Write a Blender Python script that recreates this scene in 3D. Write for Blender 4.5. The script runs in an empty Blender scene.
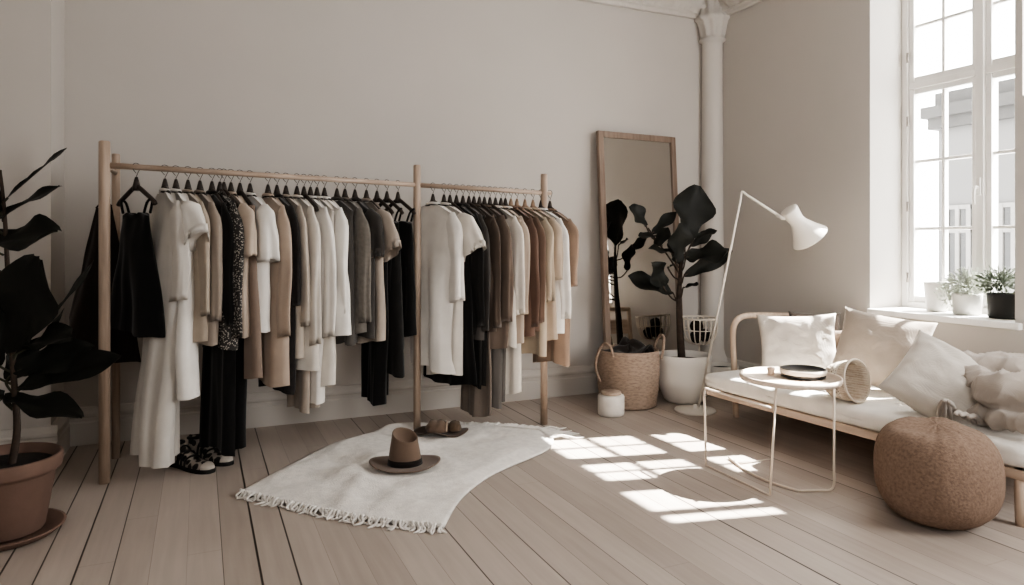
import bpy, bmesh, math, random
from mathutils import Vector, Matrix, noise
rnd = random.Random(11)
PI = math.pi
sc = bpy.context.scene
COL = sc.collection

# ------------------------------------------------------------------ camera
F = 698.0; U0 = 512.0; V0 = 242.0; H = 1.25; YAW = math.radians(24.1)
FW = Vector((math.sin(YAW), math.cos(YAW), 0)); RT = Vector((math.cos(YAW), -math.sin(YAW), 0)); UP = Vector((0, 0, 1))
CAM = Vector((0, 0, H))
cd = bpy.data.cameras.new('camera'); cam = bpy.data.objects.new('camera', cd); COL.objects.link(cam)
cam.location = CAM; cam.rotation_euler = (PI/2, 0, -YAW)
cd.sensor_width = 36; cd.lens = 36*F/1024; cd.shift_y = -(292.5-V0)/1024; cd.clip_start = .05
sc.camera = cam

def ray(u, v): return FW + RT*((u-U0)/F) + UP*((V0-v)/F)
def at(u, v, t): return CAM + ray(u, v)*t            # a point at camera depth t
def onz(u, v, z): return at(u, v, (z-H)/ray(u, v).z)
def onX(u, v, X): return at(u, v, X/ray(u, v).x)
def depth(p): return (p-CAM).dot(FW)

# ------------------------------------------------------------------ materials
def lin(h):
    h = h.lstrip('#'); c = [int(h[i:i+2], 16)/255 for i in (0, 2, 4)]
    c = [x/12.92 if x <= .04045 else ((x+.055)/1.055)**2.4 for x in c]
    g = .2126*c[0]+.7152*c[1]+.0722*c[2]
    return tuple(g+(x-g)*.74 for x in c)
MATS = {}
def mat(key, color, rough=.85, var=.10, nscale=6, bump=0, bscale=120, metal=0, sheen=0, weave=0, trans=0, spec=.3, emit=0):
    if key in MATS: return MATS[key]
    m = bpy.data.materials.new(key); m.use_nodes = True; N = m.node_tree.nodes; L = m.node_tree.links
    b = N['Principled BSDF']; c = lin(color) if isinstance(color, str) else color
    b.inputs['Roughness'].default_value = rough; b.inputs['Metallic'].default_value = metal
    b.inputs['Specular IOR Level'].default_value = spec
    if sheen: b.inputs['Sheen Weight'].default_value = sheen
    tc = N.new('ShaderNodeTexCoord')
    nz = N.new('ShaderNodeTexNoise'); nz.inputs['Scale'].default_value = nscale; nz.inputs['Detail'].default_value = 5
    L.new(tc.outputs['Object'], nz.inputs['Vector'])
    r = N.new('ShaderNodeValToRGB'); r.color_ramp.elements[0].position = .3; r.color_ramp.elements[1].position = .7
    r.color_ramp.elements[0].color = (*[x*(1-var) for x in c], 1); r.color_ramp.elements[1].color = (*[min(1, x*(1+var)) for x in c], 1)
    L.new(nz.outputs['Fac'], r.inputs['Fac']); L.new(r.outputs['Color'], b.inputs['Base Color'])
    h = None
    if weave:
        w1 = N.new('ShaderNodeTexWave'); w2 = N.new('ShaderNodeTexWave')
        w1.bands_direction = 'X'; w2.bands_direction = 'Z'
        for w in (w1, w2):
            w.inputs['Scale'].default_value = weave; w.inputs['Distortion'].default_value = 1.5; L.new(tc.outputs['Object'], w.inputs['Vector'])
        mm = N.new('ShaderNodeMath'); mm.operation = 'ADD'; L.new(w1.outputs['Fac'], mm.inputs[0]); L.new(w2.outputs['Fac'], mm.inputs[1]); h = mm.outputs[0]
    elif bump:
        n2 = N.new('ShaderNodeTexNoise'); n2.inputs['Scale'].default_value = bscale; n2.inputs['Detail'].default_value = 3
        L.new(tc.outputs['Object'], n2.inputs['Vector']); h = n2.outputs['Fac']
    if h is not None:
        bp = N.new('ShaderNodeBump'); bp.inputs['Strength'].default_value = bump or .3; bp.inputs['Distance'].default_value = .004
        L.new(h, bp.inputs['Height']); L.new(bp.outputs['Normal'], b.inputs['Normal'])
    if trans:
        t = N.new('ShaderNodeBsdfTranslucent'); t.inputs['Color'].default_value = (*c, 1)
        mx = N.new('ShaderNodeMixShader'); mx.inputs[0].default_value = trans
        L.new(b.outputs[0], mx.inputs[1]); L.new(t.outputs[0], mx.inputs[2]); L.new(mx.outputs[0], N['Material Output'].inputs[0])
    MATS[key] = m
    return m

def cloth(key, color, **k):
    a = dict(rough=.92, var=.07, nscale=9, bump=.25, bscale=260, sheen=.15, spec=.15); a.update(k)
    return mat('cloth_'+key, color, **a)

def wood(key, c1, c2, scale=3, axis=2, rough=.5):
    if key in MATS: return MATS[key]
    m = bpy.data.materials.new(key); m.use_nodes = True; N = m.node_tree.nodes; L = m.node_tree.links; b = N['Principled BSDF']
    tc = N.new('ShaderNodeTexCoord'); mp = N.new('ShaderNodeMapping'); s = [40, 40, 40]; s[axis] = scale; mp.inputs['Scale'].default_value = s
    nz = N.new('ShaderNodeTexNoise'); nz.inputs['Scale'].default_value = 1; nz.inputs['Detail'].default_value = 6; nz.inputs['Distortion'].default_value = .4
    r = N.new('ShaderNodeValToRGB'); r.color_ramp.elements[0].position = .32; r.color_ramp.elements[1].position = .7
    r.color_ramp.elements[0].color = (*lin(c1), 1); r.color_ramp.elements[1].color = (*lin(c2), 1)
    L.new(tc.outputs['Object'], mp.inputs[0]); L.new(mp.outputs[0], nz.inputs['Vector']); L.new(nz.outputs['Fac'], r.inputs[0]); L.new(r.outputs[0], b.inputs['Base Color'])
    b.inputs['Roughness'].default_value = rough; b.inputs['Specular IOR Level'].default_value = .3
    MATS[key] = m; return m

def floor_mat():
    m = bpy.data.materials.new('floorboards'); m.use_nodes = True; N = m.node_tree.nodes; L = m.node_tree.links; b = N['Principled BSDF']
    def M(op, a, bb=None):
        n = N.new('ShaderNodeMath'); n.operation = op
        for i, x in enumerate((a, bb)):
            if x is None: continue
            if isinstance(x, (int, float)): n.inputs[i].default_value = x
            else: L.new(x, n.inputs[i])
        return n.outputs[0]
    tc = N.new('ShaderNodeTexCoord'); sx = N.new('ShaderNodeSeparateXYZ'); L.new(tc.outputs['Object'], sx.inputs[0])
    k = M('DIVIDE', M('ADD', sx.outputs[0], 10.03), .128); idx = M('FLOOR', k); fr = M('FRACT', k)
    e = M('MINIMUM', fr, M('SUBTRACT', 1, fr))                       # distance to the board edge
    wn = N.new('ShaderNodeTexWhiteNoise'); wn.noise_dimensions = '1D'; L.new(idx, wn.inputs['W'])
    wb = N.new('ShaderNodeTexWhiteNoise'); wb.noise_dimensions = '1D'; L.new(M('ADD', M('FLOOR', M('ADD', k, .5)), 77), wb.inputs['W'])
    gw = M('ADD', M('MULTIPLY', M('POWER', wb.outputs[0], 3), .030), .005)    # gap width differs
    ss = N.new('ShaderNodeMapRange'); ss.interpolation_type = 'SMOOTHSTEP'; L.new(e, ss.inputs['Value'])
    L.new(M('MULTIPLY', gw, .5), ss.inputs['From Min']); L.new(M('MULTIPLY', gw, 1.5), ss.inputs['From Max'])
    # end joints: each board is cut at its own offset
    yk = M('FRACT', M('ADD', M('DIVIDE', sx.outputs[1], 2.6), wn.outputs[0])); ej = M('MINIMUM', yk, M('SUBTRACT', 1, yk))
    sj = N.new('ShaderNodeMapRange'); L.new(ej, sj.inputs['Value']); sj.inputs['From Min'].default_value = .0004; sj.inputs['From Max'].default_value = .0011
    faint = M('MULTIPLY', M('SUBTRACT', 1, M('POWER', wb.outputs[0], .7)), .75); gap = M('MULTIPLY', M('MAXIMUM', ss.outputs[0], faint), M('MAXIMUM', sj.outputs[0], .85))
    mp = N.new('ShaderNodeMapping'); mp.inputs['Scale'].default_value = (34, 2.2, 1); L.new(tc.outputs['Object'], mp.inputs[0])
    g = N.new('ShaderNodeTexNoise'); g.inputs['Scale'].default_value = 1; g.inputs['Detail'].default_value = 7; g.noise_dimensions = '4D'
    L.new(mp.outputs[0], g.inputs['Vector']); L.new(M('MULTIPLY', idx, 3.7), g.inputs['W'])
    sm = N.new('ShaderNodeTexNoise'); sm.inputs['Scale'].default_value = 1.3; sm.inputs['Detail'].default_value = 4; L.new(tc.outputs['Object'], sm.inputs['Vector'])
    val = M('ADD', M('ADD', M('MULTIPLY', g.outputs['Fac'], .5), M('MULTIPLY', wn.outputs[0], .28)), M('MULTIPLY', sm.outputs['Fac'], .3))
    r = N.new('ShaderNodeValToRGB'); r.color_ramp.elements[0].position = .25; r.color_ramp.elements[1].position = .85
    r.color_ramp.elements[0].color = (*lin('#958679'), 1); r.color_ramp.elements[1].color = (*lin('#bbac9f'), 1)
    L.new(val, r.inputs[0])
    mx = N.new('ShaderNodeMix'); mx.data_type = 'RGBA'; L.new(gap, mx.inputs[0]); mx.inputs[6].default_value = (*lin('#2a221c'), 1); L.new(r.outputs[0], mx.inputs[7])
    L.new(mx.outputs[2], b.inputs['Base Color'])
    rr = M('ADD', M('MULTIPLY', g.outputs['Fac'], .25), .38); L.new(rr, b.inputs['Roughness']); b.inputs['Specular IOR Level'].default_value = .35
    bp = N.new('ShaderNodeBump'); bp.inputs['Strength'].default_value = .35; bp.inputs['Distance'].default_value = .004
    L.new(M('ADD', gap, M('MULTIPLY', g.outputs['Fac'], .15)), bp.inputs['Height']); L.new(bp.outputs[0], b.inputs['Normal'])
    return m

def patch_mat(key, base, dots, scale, thr, rough=.85, rnd_=1.0):   # spotted cloth / patchwork leather
    m = bpy.data.materials.new(key); m.use_nodes = True; N = m.node_tree.nodes; L = m.node_tree.links; b = N['Principled BSDF']
    tc = N.new('ShaderNodeTexCoord'); vo = N.new('ShaderNodeTexVoronoi'); vo.inputs['Scale'].default_value = scale; vo.inputs['Randomness'].default_value = rnd_
    L.new(tc.outputs['Object'], vo.inputs['Vector'])
    r = N.new('ShaderNodeValToRGB'); r.color_ramp.interpolation = 'CONSTANT'; r.color_ramp.elements[0].color = (*lin(dots), 1); r.color_ramp.elements[1].position = thr; r.color_ramp.elements[1].color = (*lin(base), 1)
    L.new(vo.outputs['Distance'], r.inputs[0]); L.new(r.outputs[0], b.inputs['Base Color']); b.inputs['Roughness'].default_value = rough
    MATS[key] = m; return m

# ------------------------------------------------------------------ mesh helpers
def obj(name, bm, m, parent=None, smooth=True, loc=None, rot=None):
    me = bpy.data.meshes.new(name); bm.normal_update(); bm.to_mesh(me); bm.free()
    for p in me.polygons: p.use_smooth = smooth
    for x in (m if isinstance(m, (list, tuple)) else [m]): me.materials.append(x)
    o = bpy.data.objects.new(name, me); COL.objects.link(o)
    if parent: o.parent = parent
    if loc is not None: o.location = loc
    if rot is not None: o.rotation_euler = rot
    return o
def tag(o, label=None, cat=None, group=None, kind=None):
    if label: o['label'] = label
    if cat: o['category'] = cat
    if group: o['group'] = group
    if kind: o['kind'] = kind
    return o
def thing(name, label, cat, loc=(0, 0, 0), rz=0, group=None):
    o = bpy.data.objects.new(name, None); COL.objects.link(o); o.location = loc; o.rotation_euler = (0, 0, rz); o.empty_display_size = .1
    return tag(o, label, cat, group)
def struct(name, bm, m, parent=None, smooth=False):
    o = obj(name, bm, m, parent, smooth)
    if not parent: o['kind'] = 'structure'
    return o
def box(bm, lo, hi, bev=0, M=None):
    lo = Vector(lo); hi = Vector(hi); c = (lo+hi)/2; s = hi-lo
    g = bmesh.ops.create_cube(bm, size=1, matrix=Matrix.Translation(c) @ Matrix.Diagonal((*s, 1)))
    vs = g['verts']
    if bev:
        es = list({e for v in vs for e in v.link_edges}); r = bmesh.ops.bevel(bm, geom=es, offset=bev, segments=3, affect='EDGES', profile=.5)
        vs = list({v for f in r['faces'] for v in f.verts} | {v for v in vs if v.is_valid})
    if M is not None: bmesh.ops.transform(bm, matrix=M, verts=[v for v in vs if v.is_valid])
    return bm
def BM(): return bmesh.new()
def smooth_path(pts, n=6):
    pts = [Vector(p) for p in pts]
    if len(pts) < 3: return pts
    out = []
    for i in range(len(pts)-1):
        p0 = pts[max(i-1, 0)]; p1 = pts[i]; p2 = pts[i+1]; p3 = pts[min(i+2, len(pts)-1)]
        for k in range(n):
            t = k/n
            out.append(.5*((2*p1)+(p2-p0)*t+(2*p0-5*p1+4*p2-p3)*t*t+(3*p1-p0-3*p2+p3)*t**3))
    out.append(pts[-1]); return out
def tube(bm, pts, r, seg=10, cap=True, closed=False, flat=None):
    pts = [Vector(p) for p in pts]; n = len(pts); R = r if isinstance(r, (list, tuple)) else [r]*n
    rings = []; a = None
    for i, p in enumerate(pts):
        if closed: d = pts[(i+1) % n]-pts[i-1]
        else: d = pts[min(i+1, n-1)]-pts[max(i-1, 0)]
        d.normalize()
        if a is None:
            a = d.orthogonal().normalized() if abs(d.z) > .9 else d.cross(UP).normalized()
        a = (a-d*a.dot(d)); a = a.normalized() if a.length > 1e-6 else d.orthogonal().normalized()
        b = d.cross(a)
        k = flat or 1
        rings.append([bm.verts.new(p+(a*math.cos(2*PI*j/seg)+b*math.sin(2*PI*j/seg)*k)*R[i]) for j in range(seg)])
    m = n if closed else n-1
    for i in range(m):
        A = rings[i]; B = rings[(i+1) % n]
        for j in range(seg): bm.faces.new((A[j], A[(j+1) % seg], B[(j+1) % seg], B[j]))
    if cap and not closed:
        bm.faces.new(rings[0][::-1]); bm.faces.new(rings[-1])
    return bm
def lathe(bm, prof, seg=40, center=(0, 0, 0), M=None, cap0=True, cap1=False, wob=None):
    c = Vector(center); rings = []; new = []
    for i, (r, z) in enumerate(prof):
        ring = []
        for j in range(seg):
            a = 2*PI*j/seg; rr = r if wob is None else r+wob(i, a)
            v = bm.verts.new(c+Vector((rr*math.cos(a), rr*math.sin(a), z))); ring.append(v); new.append(v)
        rings.append(ring)
    for A, B in zip(rings, rings[1:]):
        for j in range(seg): bm.faces.new((A[j], A[(j+1) % seg], B[(j+1) % seg], B[j]))
    if cap0: bm.faces.new(rings[0][::-1])
    if cap1: bm.faces.new(rings[-1])
    if M is not None: bmesh.ops.transform(bm, matrix=M, verts=new)
    return bm
def grid(bm, fn, nu, nv, closed_u=False):
    V = [[bm.verts.new(fn(i/nu, j/nv)) for j in range(nv+1)] for i in range(nu+(0 if closed_u else 1))]
    n = len(V)
    for i in range(nu):
        for j in range(nv):
            a = V[i][j]; b = V[(i+1) % n][j]; c = V[(i+1) % n][j+1]; d = V[i][j+1]
            bm.faces.new((a, b, c, d))
    return V
def solidify(o, th, off=0):
    m = o.modifiers.new('thickness', 'SOLIDIFY'); m.thickness = th; m.offset = off; return o
def subsurf(o, n=1):
    m = o.modifiers.new('smooth', 'SUBSURF'); m.levels = n; m.render_levels = n; return o
def lerp(a, b, t): return a+(b-a)*t
def sst(a, b, x):
    t = max(0, min(1, (x-a)/(b-a))); return t*t*(3-2*t)
def nz(*p): return noise.noise(Vector(p))

# ------------------------------------------------------------------ room shell
XL, XR, YB, ZC = -1.0, 4.25, 5.03, 3.62
YF = -2.2
WALL = mat('wall_paint', '#bab3ab', rough=.9, var=.03, nscale=1.2, bump=.06, bscale=60, spec=.2)
TRIM = mat('trim_paint', '#beb7ae', rough=.65, var=.02, nscale=3, bump=.05, bscale=40)
WHITE_FRAME = mat('window_paint', '#e2dfda', rough=.5, var=.02)
struct('floor', box(BM(), (XL-.2, YF-.2, -.1), (XR+.45, YB+.2, 0)), floor_mat())
struct('ceiling', box(BM(), (XL-.2, YF-.2, ZC), (XR+.45, YB+.2, ZC+.1)), WALL)
struct('wall_back', box(BM(), (XL-.2, YB, 0), (XR+.4, YB+.2, ZC)), WALL)
b = box(BM(), (XL-.2, YF, 0), (XL, YB, ZC)); box(b, (XL, 4.6, 0), (-.757, YB, ZC)); struct('wall_left', b, WALL)
struct('wall_front', box(BM(), (XL-.2, YF-.2, 0), (XR+.4, YF, ZC)), WALL)
WY0, WY1, WZ0, WZ1 = 2.466, 3.41, .78, 3.2       # opening in the right wall, room side
GX = 4.62; GY0 = 2.466                            # plane of the window, near jamb of its frame
XO = 4.68
S0, S1, SZ0, SZ1 = 1.90, 2.425, 2.08, 3.2         # added opening, out of frame, that lets more sun onto the floor
b = BM()
box(b, (XR, WY1, 0), (XO, YB, ZC)); box(b, (XR, YF, 0), (XO, S0, ZC)); box(b, (XR, S1, .0), (XO, GY0, ZC))
box(b, (XR, S0, 0), (XO, S1, SZ0)); box(b, (XR, S0, SZ1), (XO, S1, ZC))
box(b, (XR, GY0, 0), (XO, WY1, WZ0)); box(b, (XR, GY0, WZ1), (XO, WY1, ZC))
struct('wall_right', b, WALL)
# sill board
struct('trim_1', box(BM(), (XR-.035, WY0-.04, WZ0-.03), (GX-.03, WY1+.0, WZ0+.01), .006), WHITE_FRAME)
# baseboards
def baseboard(name, p0, p1, nrm):
    prof = [(0, 0), (.035, 0), (.035, .135), (.026, .145), (.026, .165), (.034, .175), (.034, .19), (.022, .205), (.012, .225), (0, .23)]
    bm = BM(); p0 = Vector(p0); p1 = Vector(p1); n = Vector(nrm)
    A = [bm.verts.new(p0+n*d+UP*z) for d, z in prof]; B = [bm.verts.new(p1+n*d+UP*z) for d, z in prof]
    for i in range(len(prof)-1): bm.faces.new((A[i], B[i], B[i+1], A[i+1]))
    bm.faces.new(A); bm.faces.new(B[::-1])
    struct(name, bm, TRIM)
baseboard('baseboard_back', (-.757, YB, 0), (XR, YB, 0), (0, -1, 0))
baseboard('baseboard_right', (XR, YF, 0), (XR, YB, 0), (-1, 0, 0))
baseboard('baseboard_left', (-.757, 4.6, 0), (-.757, YB, 0), (1, 0, 0))
baseboard('baseboard_corner', (XL, 4.6, 0), (-.722, 4.6, 0), (0, -1, 0))
# cornice with pressed leaf ornament
def cornice(name, p0, p1, nrm):
    p0 = Vector(p0); p1 = Vector(p1); n = Vector(nrm); Ln = (p1-p0).length
    prof = [(0, 0), (.03, .0), (.035, .03), (.05, .04), (.055, .06), (.10, .12), (.14, .19), (.165, .25), (.19, .27), (.19, .31), (.24, .33), (.26, .38)]
    nu = int(Ln/.022); bm = BM(); P = smooth_path([(d, z, 0) for d, z in prof], 3); m = len(P)-1
    def fn(a, c):
        k = P[int(round(c*m))]; x = a*Ln; z = 3.24+k[1]; d = k[0]
        orn = sst(.035, .07, k[1])*(1-sst(.24, .27, k[1]))
        q = abs(math.sin(x*PI/.16)); s = (k[1]-.05)/.2
        d += orn*(.05*max(0, math.sin((q-.35+s*.5)*PI*2.2))+.05*nz(x*22, z*26, 3))
        d += (1-sst(.04, .05, k[1]))*.008*max(0, math.sin(x*2*PI/.06))
        return p0.lerp(p1, a)+n*max(d, 0)+UP*(z-p0.z)
    grid(bm, fn, nu, m); struct(name, bm, TRIM, smooth=True)
cornice('trim_2', (-.757, YB, 0), (XR, YB, 0), (0, -1, 0))
cornice('trim_3', (XR, YB, 0), (XR, YF, 0), (-1, 0, 0))
# round engaged column in the corner
cx, cy = XR-.075, YB-.075
b = BM()
lathe(b, [(.15, 0), (.15, .2), (.135, .22), (.115, .25), (.10, .3), (.09, 3.0), (.09, 3.02), (.115, 3.03), (.118, 3.05), (.1, 3.06), (.098, 3.08), (.13, 3.2), (.15, 3.22), (.15, 3.25), (.12, 3.27), (.12, 3.45), (.16, ZC-.02)], 48, (cx, cy, 0),
      wob=lambda i, a: (.016*math.sin(a*10+i) if 9 < i < 16 else 0))
struct('trim_4', b, TRIM, smooth=True)

# ------------------------------------------------------------------ window
def glass_mat():
    m = bpy.data.materials.new('pane_glass'); m.use_nodes = True; N = m.node_tree.nodes; L = m.node_tree.links; N.remove(N['Principled BSDF'])
    t = N.new('ShaderNodeBsdfTransparent'); t.inputs[0].default_value = (.97, .98, .98, 1); g = N.new('ShaderNodeBsdfGlossy'); g.inputs['Roughness'].default_value = .02
    nzt = N.new('ShaderNodeTexNoise'); nzt.inputs['Scale'].default_value = 3; mr = N.new('ShaderNodeMapRange'); mr.inputs['To Min'].default_value = .02; mr.inputs['To Max'].default_value = .05
    mx = N.new('ShaderNodeMixShader'); L.new(nzt.outputs[0], mr.inputs[0]); L.new(mr.outputs[0], mx.inputs[0]); L.new(t.outputs[0], mx.inputs[1]); L.new(g.outputs[0], mx.inputs[2]); L.new(mx.outputs[0], N['Material Output'].inputs[0])
    return m
GLASS = glass_mat()
win = thing('window_1', None, None); win['kind'] = 'structure'
YM = 2.862
b = BM()
def bar(bm, y0, y1, z0, z1, d0=-.035, d1=.035, bev=.004): box(bm, (GX+d0, y0, z0), (GX+d1, y1, z1), bev)
FR = .045; FN = .018
bar(b, WY1-FR, WY1, WZ0, WZ1, -.05, .05); bar(b, GY0, GY0+FN, WZ0, WZ1, -.05, .05)
bar(b, GY0+FN, WY1-FR, WZ0, WZ0+.05, -.05, .05); bar(b, GY0+FN, WY1-FR, WZ1-.04, WZ1, -.05, .05)
bar(b, YM-.025, YM+.025, WZ0+.05, WZ1-.04, -.058, .048)
TR0, TR1 = 2.325, 2.37
bar(b, YM+.025, WY1-FR, TR0, TR1, -.040, .030); bar(b, GY0+FN, YM-.025, TR0, TR1, -.040, .030)
obj('window_frame', b, WHITE_FRAME, win, False)
def sash(y0, y1, z0, z1, rows, s=.036):
    bm = BM(); g = .001; y0 += g; y1 -= g; z0 += g; z1 -= g; sb_ = s+.004
    bar(bm, y0, y0+s, z0, z1); bar(bm, y1-s, y1, z0, z1)
    bar(bm, y0+s, y1-s, z0, z0+sb_, -.025, .025); bar(bm, y0+s, y1-s, z1-s, z1, -.025, .025)
    ym = (y0+y1)/2; bar(bm, ym-.011, ym+.011, z0+sb_, z1-s, -.020, .020, .003)
    for i in range(1, rows):
        z = z0+sb_+(z1-z0-s-sb_)*i/rows
        bar(bm, y0+s, ym-.011, z-.011, z+.011, -.018, .018, .003); bar(bm, ym+.011, y1-s, z-.011, z+.011, -.018, .018, .003)
    o = obj('casement', bm, WHITE_FRAME, win, False)
    obj('pane', box(BM(), (GX-.003, y0+s-.01, z0+s), (GX+.003, y1-s+.01, z1-s+.01)), GLASS, o, False)
    return o
for y0, y1 in ((YM+.025, WY1-FR), (GY0+FN, YM-.025)):
    sash(y0, y1, WZ0+.05, TR0, 3); sash(y0, y1, TR1, WZ1-.04, 2)
b = BM(); tube(b, smooth_path([(GX-.075, YM, 1.60), (GX-.10, YM, 1.60), (GX-.115, YM, 1.56), (GX-.11, YM, 1.49)]), .009, 8)
box(b, (GX-.075, YM-.014, 1.55), (GX-.06, YM+.014, 1.66), .004); obj('window_handle', b, mat('handle_white', '#d6d2cb', rough=.35), win)
for z in (1.0, 1.5, 2.1, 2.55, 3.0):
    obj('hinge', tube(BM(), [(GX-.055, WY1-.05, z-.035), (GX-.055, WY1-.05, z+.035)], .008, 8), mat('hinge_metal', '#8a8178', rough=.4, metal=.6), win)
w2 = thing('added_sun_window', None, None); w2['kind'] = 'structure'  # unseen window, added to place the nearer strips of floor sun
b = BM(); bar(b, S0, S0+.03, SZ0, SZ1); bar(b, S1-.008, S1, SZ0, SZ1); bar(b, 2.015, 2.075, SZ0, SZ1, -.034, .034); obj('window_frame', b, WHITE_FRAME, w2, False)
obj('pane', box(BM(), (GX-.003, S0+.03, SZ0), (GX+.003, S1-.012, SZ1)), GLASS, w2, False)

# ------------------------------------------------------------------ buildings across the street
def building(label, X, y0, y1, z1, wallc, roofc, rows, cols, roof='parapet', kz=3.0):
    o = thing('street_building', label, 'building', (X, (y0+y1)/2, -6))
    w = y1-y0; h = z1+6
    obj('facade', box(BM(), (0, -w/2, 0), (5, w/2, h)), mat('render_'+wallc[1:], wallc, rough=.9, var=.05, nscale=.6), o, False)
    rb = BM()
    if roof == 'parapet':
        box(rb, (-.25, -w/2-.25, h), (5.2, w/2+.25, h+.25)); box(rb, (-.15, -w/2-.15, h-.25), (5.1, w/2+.15, h)); box(rb, (-.05, -w/2-.05, h+.25), (4.9, w/2+.05, h+.55))
    else:
        vs = [rb.verts.new(p) for p in ((-.3, -w/2-.2, h), (-.3, w/2+.2, h), (5, w/2+.2, h), (5, -w/2-.2, h), (1.6, -w/2, h+2.2), (1.6, w/2, h+2.2))]
        for f in ((0, 1, 5, 4), (2, 3, 4, 5), (1, 2, 5), (3, 0, 4), (3, 2, 1, 0)): rb.faces.new([vs[i] for i in f])
    obj('roof', rb, mat('roof_'+roofc[1:], roofc, rough=.85), o, False)
    for i in range(rows):
        for j in range(cols):
            y = -w/2+w*(j+.5)/cols; z = h-1.6-kz*(i+.5)+.3
            fb = BM(); ww = min(.55, w/cols*.32); hh = .85
            for a in ((-ww, -ww+.09, -hh, hh), (ww-.09, ww, -hh, hh), (-ww, ww, hh-.09, hh), (-ww, ww, -hh, -hh+.09), (-.04, .04, -hh, hh), (-ww, ww, .25, .32)):
                k_f = -.06 if a[1]-a[0] < .2 else -.052; box(fb, (k_f, y+a[0], z+a[2]), (.02, y+a[1], z+a[3]))
            box(fb, (-.16, y-ww-.1, z-hh-.14), (.02, y+ww+.1, z-hh))
            f = obj('window', fb, mat('far_frame', '#5f5c58'), o, False)
            obj('pane', box(BM(), (-.02, y-ww, z-hh), (.01, y+ww, z+hh)), mat('far_pane', '#2a2928', rough=.2), f, False)
    return o
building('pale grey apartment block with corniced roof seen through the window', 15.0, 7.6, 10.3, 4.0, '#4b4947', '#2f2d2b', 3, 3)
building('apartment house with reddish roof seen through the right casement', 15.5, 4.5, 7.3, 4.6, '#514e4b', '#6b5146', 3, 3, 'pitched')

# ------------------------------------------------------------------ clothes rack
BIRCH = wood('birch', '#98806b', '#b79f89', 3, 2)
BIRCH_X = wood('birch_rail', '#98806b', '#b79f89', 3, 0)
P0 = onz(104.5, 483, 0); PM = Vector((1.297, 4.42, 0)); P1 = onz(544, 424, 0); PR = onz(116, 458, 0)
rack = thing('clothes_rack', 'long birch clothes rack with three round posts and a hanging rail', 'clothes rack', (P0.x, P0.y, 0))
def rel(p, o): return Vector(p)-o.location
def post(p, h, r=.025):
    bm = tube(BM(), [(p.x, p.y, 0), (p.x, p.y, h-.006), (p.x, p.y, h)], [r, r, r*.85], 20)
    o = obj('post', bm, BIRCH, rack); o.matrix_parent_inverse = Matrix.Translation(-rack.location); return o
post(P0, 1.774, .027); post(PM, 1.754, .024); post(P1, 1.717, .024); post(PR, 1.76, .022)
Z0, ZM, Z1 = 1.649, 1.623, 1.587
R0 = Vector((P0.x, P0.y, Z0)); RM = Vector((PM.x, PM.y, ZM)); R1 = Vector((P1.x, P1.y, Z1)); RE = R1+(R1-RM).normalized()*.05
for a, c in ((R0, RM), (RM, RE)):
    o = obj('hanging_rail', tube(BM(), [a, c], .0155, 16), BIRCH_X, rack); o.matrix_parent_inverse = Matrix.Translation(-rack.location)
o = obj('hanging_rail', tube(BM(), [R0, (PR.x, PR.y, Z0)], .012, 12), BIRCH, rack); o.matrix_parent_inverse = Matrix.Translation(-rack.location)

def on_rail(u):
    k = (u-U0)/F; d = FW+RT*k
    for a, c in ((R0, RM), (RM, RE)) if u < 417 else ((RM, RE),):
        e = c-a; den = d.x*e.y-d.y*e.x
        s = (d.y*a.x-d.x*a.y)/den              # a + e*s lies on the ray
        if s <= 1.001 or a is RM: return a+e*max(0, s), e
    return RM, R1-RM

HOOK = mat('hook_metal', '#5b5450', rough=.35, metal=.8)
DARKWOOD = wood('dark_hanger', '#241d19', '#3a2f28', 4, 1, .45)
PALEWOOD = wood('pale_hanger', '#7d624c', '#96785d', 4, 1, .5)
def hanger_mesh(half):
    hk = smooth_path([(-.002, 0, -.032), (-.019, 0, -.012), (-.02, 0, .010), (-.004, 0, .021), (.016, 0, .014), (.02, 0, -.004), (.008, 0, -.03), (0, 0, -.05), (0, 0, -.075)], 5)
    hb = tube(BM(), hk, .0022, 6)
    bb = BM()
    arm = [(0, 0, -.098), (0, .035, -.116), (0, .09, -.150), (0, .14, -.182), (0, half, -.200)]
    for s in (-1, 1): tube(bb, smooth_path([(x, s*y, z) for x, y, z in arm], 4), .011, 8, flat=1.15)
    tube(bb, [(0, 0, -.052), (0, 0, -.07), (0, 0, -.105), (0, 0, -.125)], [.007, .012, .020, .022], 10)
    return hb, bb
HM = {}
def hanger(pos, ang, label, pale=False, half=.155):
    o = thing('clothes_hanger', label, 'hanger', pos, ang, 'hangers on the clothes rack')
    if pale not in HM:
        hb, bb = hanger_mesh(half); h1 = obj('hook', hb, HOOK, o); h2 = obj('shoulder_bar', bb, PALEWOOD if pale else DARKWOOD, o); HM[pale] = (h1, h2)
    else:
        for s in HM[pale]:
            c = s.copy(); COL.objects.link(c); c.parent = o
    return o

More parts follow.
